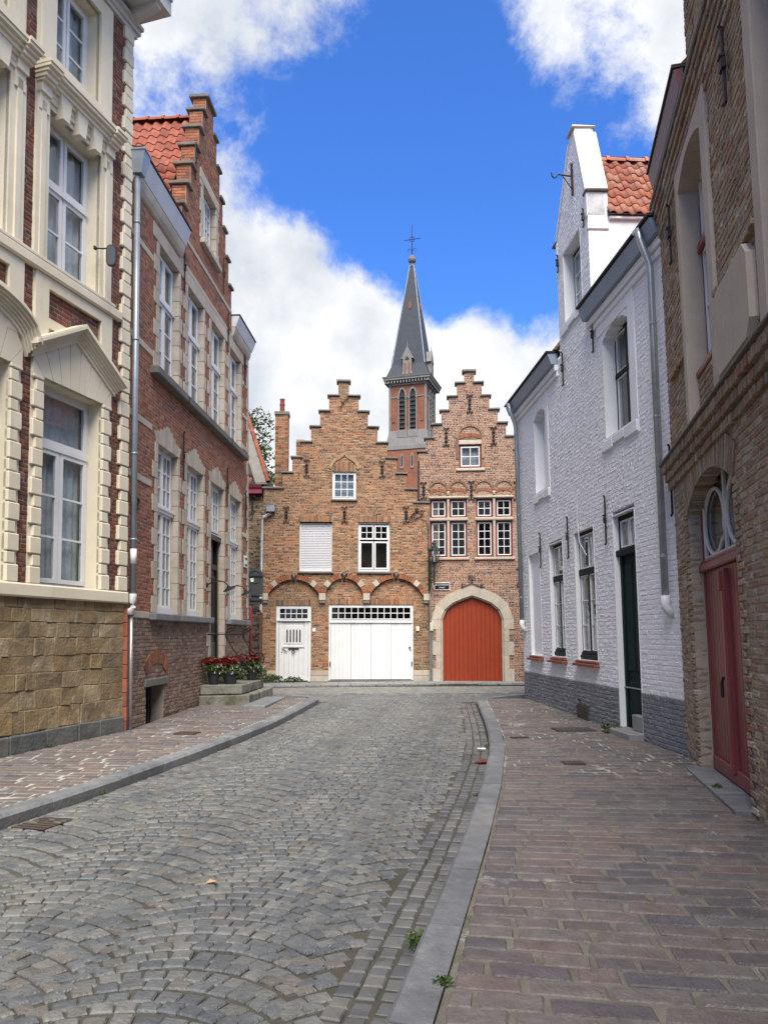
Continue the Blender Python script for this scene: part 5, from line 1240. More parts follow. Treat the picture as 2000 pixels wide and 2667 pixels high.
# plastered reveals and blind niches
def reveal(root, x0, x1, z0, z1, d, m, t=.018, top=True, back=False, name='window_reveal', rise=0):
    b = MB(); b.box(x0 - .002, x0 + t, -.004, d, z0, z1); b.box(x1 - t, x1 + .002, -.004, d, z0, z1); b.box(x0 + t, x1 - t, -.006, d, z0 - .01, z0 + .012)
    if rise:
        r = (x1 - x0) / 2; RR = (r * r + rise * rise) / (2 * rise); zc = z1 + rise - RR; c = (x0 + x1) / 2; n = 12
        f = lambda x, o=0: zc + math.sqrt(RR * RR - (x - c) ** 2) + o
        for k in range(n):
            a = x0 + (x1 - x0) * k / n; e = x0 + (x1 - x0) * (k + 1) / n; b.prism([(a, f(a)), (e, f(e)), (e, f(e) + .09), (a, f(a) + .09)], -.006, d)
    elif top: b.box(x0 + t, x1 - t, -.004, d, z1 - t, z1 + .004)
    if back: b.box(x0 - .01, x1 + .01, d, d + .04, z0 - .02, z1 + rise + .05)
    return b.build(name, m, root)
reveal(wh, *F1, 1.06, 3.29, .07, M_PLAST, back=True, name='blind_niche'); reveal(wh, -6.62, -5.72, 4.50, 6.08, .20, M_PLAST, back=True, name='blind_niche', rise=.16)
reveal(wh, *F2, 1.08, 3.33, .13, M_PLAST); reveal(wh, *F3, 1.06, 3.36, .13, M_PLAST); reveal(wh, *WIN_D, -.2, 3.37, .13, M_PLAST, name='door_reveal'); reveal(wh, -2.38, -1.30, 4.62, 6.20, .24, M_PLAST, rise=.17); reveal(wh, -4.22, -3.22, 7.30, 8.64, .24, M_PLAST)
# smooth plaster bands round the upper openings
for (x0, x1, z0, z1) in ((-1.30, -1.06, 4.40, 6.62), (-5.72, -5.53, 4.3, 6.5)):
    b = MB(); b.cbox(x0 + .002, x1, -.014, .02, z0, z1, .008); b.build('plaster_band', M_PLAST, wh)
b = MB(); b.cbox(-2.60, -1.30, -.014, .02, 6.36, 6.62, .008); b.build('plaster_band', M_PLAST, wh)
for (x0, x1, z) in ((-2.52, -1.06, 4.56), (-6.75, -5.55, 4.44), (-4.42, -3.12, 7.24)):
    n = 3; w = (x1 - x0) / n
    for k in range(n):
        o_ = .06 if k != 1 else 0; b = MB(); b.cbox(x0 + k * w, x0 + (k + 1) * w, -.04, .02, z - .10 - o_ * .6, z + .03, .012, jit=.004); b.build('window_sill', M_WBR, wh)
M_DG = mat('dark_green_paint', (.008, .016, .015), (.012, .020, .019), rough=.6, scale=3, spec=.12)
M_DGD = mat('dark_green_door', (.0035, .014, .0135), (.006, .018, .017), rough=.6, scale=3, spec=.12)
M_WROOM = mat('white_house_interior', (.20, .20, .20), rough=.9)
def green_window(x0, x1, z0, z1, y, zt, nrow, two=True):
    xm = (x0 + x1) / 2
    lv = [(x0 + .085, xm - .035, z0 + .14, zt - .06, 1, nrow), (xm + .035, x1 - .085, z0 + .14, zt - .06, 1, nrow), (x0 + .085, x1 - .085, zt + .06, z1 - .075, 1 if not two else 2, 1)]
    w = window(wh, x0, x1, z0, z1, y, M_WHITE, lv, fw=.09, lw=.017, bar=.017, outer=M_DG, room=M_WROOM, blind=(M_LACEW, .01))
    b = MB(); b.cbox(x0 + .03, x1 - .03, y - .03, y + .06, zt - .06, zt + .06, .012); b.box(xm - .035, xm + .035, y - .02, y + .06, z0 + .1, zt - .06); b.cbox(x0 + .01, x1 - .01, y - .05, y + .07, z0 - .0, z0 + .07, .015); b.cbox(x0 + .03, x1 - .03, y - .03, y + .06, z0 + .07, z0 + .12, .01); b.build('transom', M_DG, w)
green_window(*F2, 1.11, 3.32, .085, 2.62, 3, False); green_window(*F3, 1.09, 3.35, .085, 2.62, 3)
window(wh, -2.38, -1.30, 4.63, 6.36, .20, M_WHITE, [(-2.28, -1.875, 4.74, 5.58, 1, 1), (-1.805, -1.40, 4.74, 5.58, 1, 1), (-2.28, -1.875, 5.67, 6.28, 1, 1), (-1.805, -1.40, 5.67, 6.28, 1, 1)], fw=.095, lw=.018, outer=M_DG, room=M_WROOM)
b = MB(); b.cbox(-2.33, -1.35, .17, .26, 5.58, 5.67, .012); b.box(-1.875, -1.805, .18, .26, 4.72, 6.3); b.build('transom', M_DG, wh)
window(wh, -4.22, -3.22, 7.31, 8.63, .20, M_WHITE, [(-4.13, -3.755, 7.40, 8.54, 1, 3), (-3.685, -3.31, 7.40, 8.54, 1, 3)], fw=.09, lw=.018, outer=M_DG, room=M_WROOM)
for (x0, x1) in (F1, F2, F3):       # red tile sills in two steps
    b = MB(); b.cbox(x0 - .02, x1 + .02, -.055, .07, 1.02, 1.06, .008, t=.2); b.cbox(x0 - .06, x1 + .05, -.10, .05, .965, 1.015, .008, t=.7); b.build('tile_sill', M_TERRA, wh)
# door
x0, x1 = WIN_D; b = MB(); b.box(x0 + .02, x0 + .10, .09, .2, .10, 3.36); b.box(x1 - .10, x1 - .02, .09, .2, .10, 3.36); b.box(x0 + .10, x1 - .10, .09, .2, 3.28, 3.36); b.cbox(x0 - .02, x1 + .0, .03, .2, 2.72, 2.82, .015); b.box(x0 + .10, x1 - .10, .125, .17, .10, 2.74); dw = b.build('door', M_DGD, wh)
xm = (x0 + x1) / 2; b = MB(); b.cbox(x0 + .13, xm - .02, .11, .15, .95, 2.6, .015); b.cbox(xm + .02, x1 - .13, .11, .15, .95, 2.6, .015); b.cbox(x0 + .13, x1 - .13, .11, .15, .24, .8, .015); b.build('door_panel', M_DGD, dw)
b = MB(); b.box(x0 + .02, x1 - .02, .075, .1, .70, .715); b.build('kick_rail', M_GALV, dw)
window(wh, x0 + .08, x1 - .08, 2.83, 3.30, .10, M_WHITE, [(x0 + .10, xm - .02, 2.85, 3.27, 1, 1), (xm + .02, x1 - .10, 2.85, 3.27, 1, 1)], fw=.02, lw=.025, outer=M_DG, room=M_WROOM, name='fanlight', blind=(M_LACEW, .01))
b = MB(); b.cbox(x0 - .16, x1 + .02, -.22, .1, -.12, .10, .015, t=.9); b.build('door_step', M_FARPAVE, wh); b = MB(); b.cbox(xm + .02, x1 - .02, .0, .12, .10, .33, .012, t=.9); b.build('door_step', M_FARPAVE, wh)
# eaves
def blue_gutter(x0, x1, z):
    b = MB(); b.xprism([(0.0, z), (-.13, z), (-.20, z + .20), (-.0, z + .22)], x0, x1); g_ = b.build('gutter', mat('blue_grey_gutter', (.27, .33, .40), (.23, .28, .34), rough=.45, scale=2), wh)
    b = MB(); b.box(x0 - .02, x1 + .02, -.235, .1, z + .222, z + .255); b.build('gutter_edge', M_DARKEDGE, g_)
    b = MB(); x = x0
    b.cbox(x0, x1, -.07, .02, z - .13, z - .004, .012); b.cbox(x0, x1, -.035, .02, z - .24, z - .134, .012); b.build('eaves_course', M_PLAST, wh)
blue_gutter(-2.90, .02, 6.78); blue_gutter(-8.30, -4.75, 6.72)
tile_roof(wh, slope((-2.74, -.05, 7.02), (1, 0, 0), (0, 1, 1.25)), 12, 10, M_TILE, 20); tile_roof(wh, slope((-8.2, -.05, 6.98), (1, 0, 0), (0, 1, 1.25)), 16, 10, M_TILE, 10)
MB().xprism([(.0, 6.6), (2.6, 9.8), (5.9, 6.6)], XF, -.02).build('roof_body', M_DARKEDGE, wh)
# gable dormer: cheeks, caps, tiled roof running back
b = MB(); b.box(GX1 - .22, GX1, .302, 3.0, 6.7, 8.66); b.box(GX0, GX0 + .22, .302, 3.0, 6.7, 8.66); b.build('dormer_cheek', M_PLAST, wh)
b = MB(); b.prism([(GX0 + .02, 9.0), (GX0 + .05, 9.02), (GPK - .14, 10.41), (GPK - .14, 10.53), (GPK + .14, 10.53), (GPK + .14, 10.41), (GX1 - .05, 9.03), (GX1 - .02, 9.0), (GX1 - .02, 6.9), (GX0 + .02, 6.9)], .25, .34); b.build('gable_back', M_PLAST, wh)
b = MB(); b.cbox(GPK - .18, GPK + .18, -.04, .38, 10.525, 10.57, .015, jit=.008); b.build('gable_cap', M_STONE, wh)
for s, xx in ((1, GX1), (-1, GX0)):
    b = MB(); b.cbox(xx - .17, xx + .05, -.03, .38, 9.03, 9.075, .012, jit=.006); b.build('gable_cap', M_CAP, wh)
    b = MB(); b.cbox(xx - (.10 if s > 0 else .0), xx + (.0 if s > 0 else .10), -.01, .36, 8.6, 9.03, .01); b.cbox(xx - (.10 if s > 0 else .03), xx + (.03 if s > 0 else .10), -.01, .36, 8.35, 8.5, .02); b.build('gable_shoulder', M_PLAST, wh)
    a, c = (GPK + .15, GX1 - .06) if s > 0 else (GX0 + .06, GPK - .15)
    p0, p1 = ((GX1 - .06, 9.08), (GPK + .15, 10.41)) if s > 0 else ((GPK - .15, 10.41), (GX0 + .06, 9.08))
    MB().prism([p0, (p0[0] + .03, p0[1] + .02), (p1[0] + .03, p1[1] + .02), p1] if s > 0 else [p0, (p0[0] - .03, p0[1] + .02), (p1[0] - .03, p1[1] + .02), p1][::-1], -.02, .38).build('gable_coping', M_PLAST, wh)
RDG = 10.14
ex = (0, -1, 0); tile_roof(wh, slope((GX1 + .10, .34, 8.60), (0, 1, 0), (-1, 0, 1.60)), 12, 7, M_TILE, 84, name='dormer_roof', gauge=.262)
tile_roof(wh, slope((GX0 - .10, 3.04, 8.60), (0, -1, 0), (1, 0, 1.60)), 12, 7, M_TILE, 0, name='dormer_roof', gauge=.262)
ridge(wh, .36, 3.0, (GX0 + GX1) / 2, RDG - .03, M_TILE, axis='y')
b = MB(); b.box(GX1 + .003, GX1 + .06, .362, 3, 8.54, 8.62); b.build('dormer_eaves', M_PLAST, wh)
MB().prism([(GX0 + .23, 7.6), (GX1 - .23, 7.6), (GX1 - .23, 8.85), ((GX0 + GX1) / 2, 9.95), (GX0 + .23, 8.85)], .35, 3.2).build('dormer_body', M_DARKEDGE, wh)
# pulley hook, anchors, pipes, vents, cable
b = MB(); hx = GPK - .02; b.cbox(hx - .018, hx + .018, -.035, .0, 9.36, 9.96, .005); b.tube([(hx, -.02, 9.72), (hx, -.27, 9.75), (hx, -.30, 9.70), (hx, -.34, 9.68), (hx, -.38, 9.72), (hx, -.385, 9.78)], .014, 6); b.tube([(hx, -.03, 9.48), (hx, -.06, 9.53), (hx, -.14, 9.66), (hx, -.2, 9.73)], .009, 6); b.build('pulley_hook', M_IRON, wh)
for x, z0, z1 in ((-2.92, 8.48, 8.78), (-4.42, 8.4, 8.72), (-2.70, 6.2, 6.74), (-4.36, 6.18, 6.8), (-6.31, 2.93, 3.63), (-4.43, 2.93, 3.69), (-2.46, 2.96, 3.72), (-.06, 3.05, 3.95), (-8.0, 2.6, 3.4), (-8.0, 5.2, 5.9)): anchor(wh, M_IRON, x, z0, z1, y=-.035, w=.03)
def down(root, x, ztop, zbot, m, knee=True):
    b = MB(); pts = [(x - .12, -.22, ztop + .14), (x - .02, -.22, ztop + .12), (x, -.21, ztop - .02), (x, -.10, ztop - .34), (x, -.085, ztop - .45), (x, -.085, zbot)] if knee else [(x, -.085, ztop), (x, -.085, zbot)]
    b.tube(pts, .047, 12); p = b.build('downpipe', m, root, smooth=True)
    b = MB()
    for z in (ztop - 1.2, (ztop + zbot) / 2, zbot + .6): b.tube([(x, -.085, z), (x, -.085, z + .03)], .055, 12)
    b.build('pipe_bracket', m, p)
    b = MB(); b.tube([(x, -.085, zbot + .1), (x, -.085, zbot - .02), (x, -.07, zbot - .08), (x, -.0, zbot - .16)], .056, 10); b.build('pipe_shoe', M_WHITE, p, smooth=True)
down(wh, -.27, 6.85, 1.92, M_GALV); down(wh, -7.85, 6.75, 1.75, M_ZINC)
b = MB(); b.tube([(-3.83, -.015, 4.08), (-3.86, -.02, 3.9), (-3.88, -.02, 3.5), (-3.82, -.02, 3.15), (-3.70, .06, 2.9)], .010, 6); b.build('wall_cable', mat('white_cable', (.6, .6, .62), rough=.5), wh)
b = MB(); b.box(-4.28, -3.66, -.03, -.015, -.12, .285); [b.box(-4.26 + 0, -3.68, -.04, -.028, -.10 + k * .038, -.10 + k * .038 + .02) for k in range(10)]; b.build('cellar_vent', mat('rusty_vent', (.06, .055, .05), (.09, .075, .065), rough=.7, scale=9), wh)
b = MB(); b.tube([(-4.10, -.02, .33), (-4.10, -.05, .37)], .015, 6); b.build('vent_hook', M_IRON, wh)

# ------------------------------------------------------------------ brown brick house (right, near)
M_BBR = mat('brown_yellow_brick', (.27, .17, .1), tones=[(.275, .212, .140), (.33, .255, .165), (.235, .165, .118), (.295, .23, .158), (.215, .175, .138), (.36, .285, .20), (.265, .130, .090), (.26, .212, .158), (.42, .365, .30)], rough=.95, scale=12, bump=.6, bscale=45, var=.3, stain=[(.09, .07, .055, 1.5, .55, .72, .45), (.42, .38, .33, 4.0, .64, .74, .5)])
M_BMO = mat('rough_grey_mortar', (.39, .34, .275), (.30, .26, .21), rough=1, scale=7, bump=.4, bscale=50)
M_BST = mat('grey_buff_stone', (.46, .395, .325), (.38, .33, .275), rough=.85, scale=3, bump=.2, bscale=40)
bh = house('brown_brick_house', 'rough brown brick house with arched doorway, dark red plank doors and stone-framed openings', 'house', (3.78, 9.75, 0), (-.20, -1), .022)
XB = 7.2; DX0, DX1 = .85, 3.02
opb = [arch(DX0, DX1, -.4, 2.92, .30), rect(1.28, 2.85, 3.72, 6.92), rect(4.20, 5.80, 3.72, 6.92)]
brick_wall(bh, lambda a, b: [(0, XB)], opb, -.35, 7.0, M_BBR, M_BMO, L=.205, H=.056, J=.014, single=270, proud=.0075, jit=.005, chm=.010, wander=.4)
shell(bh, 0, XB, -.3, 7.4, M_BMO)
part('unseen_street_wall', M_BMO, bh, [(XB + .01, 18, 0, 6, -.5, 8.5)])  # unseen run of the street front, added to hold back light from behind
# soldier arch over the door
b = MB(); ring(b, (DX0 + DX1) / 2, 2.90, (DX1 - DX0) / 2, .30, .34, 40, -.012, .17, gap=.012); b.build('door_arch', M_BBR, bh)
# jamb bricks: alternating returns into the doorway
for xx, s in ((DX0, -1), (DX1, 1)):
    z = -.1; k = 0
    while z < 2.86:
        b = MB(); b.cbox(xx + s * .0, xx + s * (.2 if k % 2 else .1), -.016, .13, z + .006, z + .064, .008, t=R.random(), jit=.004); b.build('jamb_brick', M_BBR, bh); z += .07; k += 1
M_RD = mat('dark_red_door_paint', (.225, .055, .053), (.18, .046, .045), rough=.42, scale=3, bump=.05, bscale=25, stain=[(.22, .05, .05, 2, .6, .8, .5)])
yd = .14; b = MB(); b.box(DX0, DX0 + .08, yd, yd + .1, -.02, 2.95); b.box(DX1 - .08, DX1, yd, yd + .1, -.02, 2.95); b.cbox(DX0 - .0, DX1, yd - .05, yd + .1, 2.22, 2.31, .015); b.cbox(DX0, DX1, yd - .025, yd + .1, 2.31, 2.35, .01); b.cbox(DX0 + .08, DX1 - .08, yd - .025, yd + .06, .01, .16, .01); dd = b.build('door', M_RD, bh)
n = 16; ww = (DX1 - DX0 - .16) / n
for k in range(n):
    xa = DX0 + .08 + k * ww; b = MB(); b.cbox(xa + .002, xa + ww - .002, yd + .01, yd + .05, .16, 2.22, .006); b.build('door_board', M_RD, dd)
xm = (DX0 + DX1) / 2; b = MB(); b.cbox(xm - .055, xm + .055, yd - .06, yd + .03, .10, 2.18, .02); b.cbox(xm - .04, xm + .04, yd - .085, yd - .05, 1.95, 2.16, .015); b.build('door_post', M_RD, dd)
b = MB(); b.tube([(xm - .16, yd + .01, 1.06), (xm - .16, yd - .05, 1.06), (xm - .18, yd - .06, 1.0), (xm - .18, yd - .06, .86)], .018, 6); b.cbox(xm - .19, xm - .13, yd - .01, yd + .02, .95, 1.13, .006); b.cbox(DX1 - .16, DX1 - .04, yd - .03, yd + .02, 1.02, 1.06, .006); b.build('door_handle', M_IRON, dd)
# fanlight with interlaced tracery
b = MB(); yf = yd + .03
def arc_pts(cx, cz, rx, rz, a0, a1, n=18): return [(cx + rx * math.cos(a0 + (a1 - a0) * k / n), yf, cz + rz * math.sin(a0 + (a1 - a0) * k / n)) for k in range(n + 1)]
for cx in (xm - .52, xm + .52): b.tube(arc_pts(cx, 2.74, .46, .36, 0, 2 * math.pi), .022, 6)
for s in (-1, 1):
    b.tube(arc_pts(xm + s * .52, 2.74, .46, .36, 0, 2 * math.pi), .012, 6)
b.tube([(xm, yf, 2.35), (xm, yf, 3.2)], .024, 6); b.tube([(DX0 + .09, yf, 2.37), (DX1 - .09, yf, 2.37)], .025, 6); b.tube([(DX0 + .10, yf, 2.36), (DX0 + .10, yf, 2.95)], .025, 6)
fl = b.build('fanlight', mat('cream_window_paint', (.55, .54, .50), (.45, .44, .41), rough=.5, scale=3), bh)
b = MB(); n = 14; r_ = (DX1 - DX0) / 2; RR = (r_ * r_ + .09) / .6; zc = 3.22 - RR; b.prism([(DX0, 2.34), (DX1, 2.34)] + [(xm + math.sin(a) * RR, zc + math.cos(a) * RR) for a in [math.asin(r_ / RR) * (1 - 2 * k / n) for k in range(n + 1)]], yf + .02, yf + .026); b.build('pane', glass_mat('dim_glass', (.5, .52, .54), .16), fl)
MB().box(DX0 - .05, DX1 + .05, .5, .55, 0, 3.4).build('interior', mat('grey_interior', (.22, .22, .22), rough=.9), fl)
b = MB(); b.cbox(.72, 2.30, -.16, .2, -.16, .0, .008, t=.3); b.cbox(2.305, 3.04, -.15, .2, -.16, -.008, .008, t=.6); b.build('door_sill', M_BLUE, bh)
# string cornice between the floors: three oversailing brick courses
def course(z, h, pj, l0=.1, l1=.1, th=.1, gap=.008, rough=.006, nm='cornice_course', m=None, x0=-.06, x1=XB):
    b = MB(); x = x0
    while x < x1: l = R.uniform(l0, l1) if l0 != l1 else l0; b.cbox(x + gap / 2, x + l - gap / 2, -pj + R.uniform(-rough, rough), th, z + .004, z + h - .004, .007, t=R.random(), jit=.003); x += l
    return b.build(nm, m or M_BBR, bh, kind='stuff')
course(3.36, .10, .045); course(3.46, .10, .085); course(3.56, .11, .125); b = MB(); b.cbox(-.06, XB, -.155, .1, 3.672, 3.70, .006); b.build('cornice_drip', M_CAP, bh)
b = MB(); b.xprism([(-.13, 3.70), (.0, 3.75), (.0, 3.70)], -.06, XB); b.build('cornice_weathering', M_BMO, bh)
# top cornice
for k, (z, pj) in enumerate(((6.70, .02), (6.78, .035), (6.86, .05), (6.95, .07), (7.04, .09))): course(z, .08, pj, .2, .2, rough=.004, x0=-.02)
b = MB(); b.cbox(-.02, XB, -.11, .3, 7.125, 7.19, .01); b.build('cornice_drip', M_CAP, bh)
# stone frames of the tall openings
for (a0, a1, c0, c1) in ((1.28, 1.44, 2.62, 2.85), (4.20, 4.40, 5.5, 5.80)):
    b = MB(); b.cbox(a0, a1, -.03, .20, 3.745, 6.92, .01); b.cbox(c0, c1, -.03, .20, 3.745, 6.92, .01); b.build('stone_frame', M_BST, bh)
    c = (a1 + c0) / 2; r = (c0 - a1) / 2; n = 7; h = .17; RR = (r * r + h * h) / (2 * h); zc = 6.50 + h - RR
    for k in range(n):
        xa = a1 + (c0 - a1) * k / n; xb_ = a1 + (c0 - a1) * (k + 1) / n; f = lambda x: zc + math.sqrt(RR * RR - (x - c) ** 2)
        MB().prism([(xa + .002, f(xa)), (xb_ - .002, f(xb_)), (c + (xb_ - c) * 1.05, 6.92), (c + (xa - c) * 1.05, 6.92)], -.028, .2).build('arch_stone', M_BST, bh)
    brick_wall(bh, lambda p, q, a1=a1, c0=c0: [(a1, c0)], [], 3.74, 4.33, M_BBR, M_BMO, L=.2, H=.056, J=.014, y0=.08, th=.1, single=8, name='apron_panel', proud=.011)
    w = window(bh, a1, c0, 4.34, 6.66, .20, M_WHITE, [(a1 + .07, c - .03, 4.48, 5.75, 1, 2), (c + .03, c0 - .07, 4.48, 5.75, 1, 2), (a1 + .07, c0 - .07, 5.85, 6.6, 2, 1)], fw=.07, lw=.03, outer=M_RD, yr=.32)
    b = MB(); b.cbox(a1, c0, .06, .3, 4.335, 4.41, .015); b.cbox(a1 + .005, c0 - .005, .10, .22, 4.405, 4.46, .01); b.build('red_sill', M_RD, bh); b = MB(); b.cbox(a1 + .02, c0 - .02, .14, .28, 5.75, 5.85, .015); b.build('transom', M_RD, bh)
# stone tablet and small ledges
tb = [(2.96, 3.96), (3.06, 3.84), (3.98, 3.84), (4.09, 3.96), (4.09, 4.48), (3.98, 4.60), (3.06, 4.60), (2.96, 4.48)]
MB().prism(tb, -.075, .05).build('stone_tablet', M_BST, bh)
for (a, c) in ((.42, 1.27), (2.86, 3.6), (3.6, 4.19)): course(4.64, .065, .05, .1, .1, nm='string_course', x0=a, x1=c - .04)
for x, z0, z1 in ((3.67, 6.0, 6.68), (.92, 5.95, 6.66)): anchor(bh, M_IRON, x, z0, z1, y=-.04, w=.05)
# parapet, gutter and roof
M_PURP = mat('purple_red_gutter', (.14, .035, .05), (.10, .03, .04), rough=.45, scale=3)
b = MB(); b.xprism([(.0, 7.40), (-.05, 7.40), (-.10, 7.62), (-.0, 7.64)], -.02, 1.95); gt_ = b.build('gutter', M_PURP, bh); b = MB(); b.box(-.03, 1.96, -.12, .2, 7.64, 7.68); b.build('gutter_edge', M_DARKEDGE, gt_); MB().box(-.01, 1.95, -.02, .3, 7.19, 7.40).build('eaves_board', M_DARKEDGE, bh)
HMb = HM[bh.name]
brick_wall(bh, lambda a, b: [(1.97, XB)], [], 7.19, 8.5, M_BBR, M_BMO, L=.205, H=.056, J=.014, single=20, name='parapet', proud=.011, y0=.03)
b = MB(); b.cbox(1.90, XB, -.03, .40, 8.5, 8.57, .012); b.build('parapet_cap', M_CAP, bh)
MB().xprism([(-.05, 7.66), (3.0, 10.6), (5.9, 7.6)], -.0, 1.95).build('roof', M_TILEOLD, bh)

# ------------------------------------------------------------------ old house in the side lane
M_OBR = mat('old_lane_brick', (.2, .14, .09), tones=[(.20, .135, .08), (.26, .19, .12), (.11, .075, .055), (.055, .042, .038), (.30, .235, .16), (.18, .10, .065)], rough=.95, scale=10, bump=.4, bscale=50, var=.3)
M_OMO = mat('old_lime_mortar', (.30, .26, .20), (.20, .17, .13), rough=1, scale=5)
ln = house('old_lane_house', 'narrow weathered brick house with purple eaves between the two gabled houses', 'house', (-6.6, 24.9, .09), (1, .02), 0)
brick_wall(ln, lambda a, b: [(0, 2.95)], [], -.1, 6.0, M_OBR, M_OMO, L=.2, H=.052, J=.014, single=120, proud=.01, jit=.005)
shell(ln, 0, 2.95, -.1, 6.0, M_OMO, d1=5)
b = MB(); b.box(-.3, 2.62, -.22, .3, 6.02, 6.20); b.xprism([(.0, 6.20), (-.26, 6.20), (-.30, 6.30), (0, 6.30)], -.3, 2.62); b.build('eaves_board', mat('purple_eaves', (.26, .05, .085), (.2, .045, .07), rough=.5, scale=3), ln)
tile_roof(ln, slope((-.2, -.26, 6.32), (1, 0, 0), (0, .62, 1)), 13, 9, keep=lambda x, y: x < 2.72 - .38 * y - .25, m= mat('black_old_pantile', (.05, .05, .05), tones=[(.04, .042, .045), (.055, .055, .06), (.07, .06, .055), (.25, .09, .05)], rough=.7, scale=6, var=.3), single=40)
b = MB(); b.add([(-.3, -.24, 6.22), (2.80, -.24, 6.22), (2.80, 4.6, 6.22), (-.3, 4.6, 6.22), (-.3, 1.55, 9.1), (1.72, 1.55, 9.1)], [(0, 1, 5, 4), (1, 2, 5), (2, 3, 4, 5), (0, 4, 3), (0, 3, 2, 1)]); b.build('roof_body', M_DARKEDGE, ln)
b = MB(); b.add([(2.42, -.3, 6.30), (2.82, -.3, 6.30), (1.76, 1.55, 9.2), (1.34, 1.55, 9.2), (2.42, -.3, 6.37), (2.82, -.3, 6.37), (1.76, 1.55, 9.27), (1.34, 1.55, 9.27)], [(0, 3, 2, 1), (4, 5, 6, 7), (0, 1, 5, 4), (1, 2, 6, 5), (2, 3, 7, 6), (3, 0, 4, 7)]); b.build('roof_verge', mat('cement_verge', (.22, .21, .185), (.15, .145, .13), rough=.95, scale=6), ln)
for k in range(9):
    b = MB(); t0 = k / 9; b.tube([(2.84 - 1.06 * t0, -.3 + 1.85 * t0, 6.38 + 2.9 * t0), (2.84 - 1.06 * (t0 + .105), -.3 + 1.85 * (t0 + .105), 6.40 + 2.9 * (t0 + .105))], [.075, .065], 8, R.random()); b.build('verge_tile', M_TILEOLD, ln)
b = MB(); b.tube([(2.72, -.24, 6.26), (2.80, -.26, 6.1), (2.84, -.2, 5.95), (2.84, -.1, 5.7)], .05, 8); b.build('drain_bend', M_IRON, ln, smooth=True)
anchor(ln, M_IRON, 2.30, 5.2, 5.95)

# ------------------------------------------------------------------ tree behind the lane house
def leaf_quads(b, c, r, n, size, sz=1.0, tone=None):
    for _ in range(n):
        while True:
            p = Vector((R.uniform(-1, 1), R.uniform(-1, 1), R.uniform(-1, 1)))
            if .2 < p.length < 1: break
        p = Vector(c) + Vector((p.x * r, p.y * r, p.z * r * sz)); a = Vector((R.gauss(0, 1), R.gauss(0, 1), R.gauss(0, .6))).normalized(); d = a.cross(Vector((R.gauss(0, 1), R.gauss(0, 1), R.gauss(0, 1)))).normalized(); s = size * R.uniform(.6, 1.3)
        up = a.cross(d) * s * .12
        b.add([tuple(p - a * s * .5), tuple(p + d * s * .24 + up), tuple(p + a * s * .5), tuple(p - d * s * .24 + up)], [(0, 1, 2), (0, 2, 3)], R.random() if tone is None else tone)
M_BARK = mat('bark', (.07, .055, .04), (.045, .035, .028), rough=.95, scale=9, bump=.5)
tr = thing('garden_tree', 'green leafy tree rising behind the roof of the lane house', 'tree', Matrix.Translation((-5.35, 29.5, gz(29))))
b = MB(); b.tube([(0, 0, -.3), (.05, 0, 3), (-.05, .1, 6), (.1, 0, 8.2), (.15, 0, 9.8)], [.17, .14, .1, .06, .02], 8)
tips = []
for k in range(16):
    a = R.uniform(0, 6.28); z = R.uniform(4.8, 8.8); l = R.uniform(.6, 1.25); e = (l * math.cos(a), l * math.sin(a), z + R.uniform(.3, .9)); b.tube([(0, 0, z - .3), (e[0] * .5, e[1] * .5, z + .1), e], [.05, .035, .012], 6); tips.append(e)
b.build('trunk', M_BARK, tr); b = MB()
for e in tips: leaf_quads(b, e, R.uniform(.35, .6), 130, .16)
for k in range(10): leaf_quads(b, (R.uniform(-.3, .5), R.uniform(-.5, .5), R.uniform(8.2, 10.1)), .4, 90, .15)
b.build('crown', M_LEAF, tr)

# ------------------------------------------------------------------ street furniture and small things
def at_house(root, x, y, z): return HM[root.name] @ Matrix.Translation((x, y, z))
M_GREENCAST = mat('dark_green_cast_iron', (.008, .022, .016), (.012, .03, .022), rough=.4, scale=8, spec=.5)
M_CLEAR = glass_mat('lamp_glass', (.92, .93, .93), .12)
la = thing('wall_lantern', 'green cast-iron wall lantern with glass body on a scrolled bracket beside the gate', 'lantern', at_house(g2, .10, 0, 0))
b = MB(); b.cbox(-.12, -.06, -.06, -.01, 2.78, 4.05, .01); b.tube([(-.09, -.04, 3.20), (-.05, -.2, 3.12), (.02, -.33, 3.08), (.06, -.34, 3.2), (.06, -.34, 3.66)], .022, 8)
b.tube([(-.09 + .02 * k, -.05 - .022 * k, 3.30 + .07 * math.sin(k * .9)) for k in range(12)], .014, 6); b.tube([(.06, -.34, 2.95), (.06, -.34, 3.6)], .018, 8); b.tube([(-.09 + .11 * math.sin(a * .5) * .5, -.1 - .06 * math.cos(a * .5), 3.0 + .012 * a) for a in range(14)], .012, 6); b.build('bracket', M_GREENCAST, la)
b = MB(); c = (.06, -.34, 0); b.lathe([(.06, 3.60), (.11, 3.63), (.12, 3.66), (.08, 3.67)], c, 8); b.lathe([(.20, 4.0), (.215, 4.02), (.20, 4.05), (.15, 4.09), (.10, 4.13), (.06, 4.17), (.045, 4.20), (.07, 4.23), (.05, 4.27), (.03, 4.29), (.045, 4.31), (.0, 4.35)], c, 8)
for k in range(8): a = k * math.pi / 4 + .39; b.tube([(c[0] + .12 * math.cos(a), c[1] + .12 * math.sin(a), 3.66), (c[0] + .195 * math.cos(a), c[1] + .195 * math.sin(a), 4.0)], .006, 5); b.lathe([(.0, 0), (.018, .01), (.012, .04), (0, .05)], (c[0] + .21 * math.cos(a), c[1] + .21 * math.sin(a), 4.03), 5)
b.build('lantern_frame', M_GREENCAST, la); b = MB(); b.lathe([(.112, 3.665), (.188, 3.995)], c, 8); b.build('lantern_glass', M_CLEAR, la); MB().lathe([(.02, 3.67), (.02, 3.8), (.035, 3.84), (.03, 3.95)], c, 8).build('lamp_bulb', M_WHITE, la)

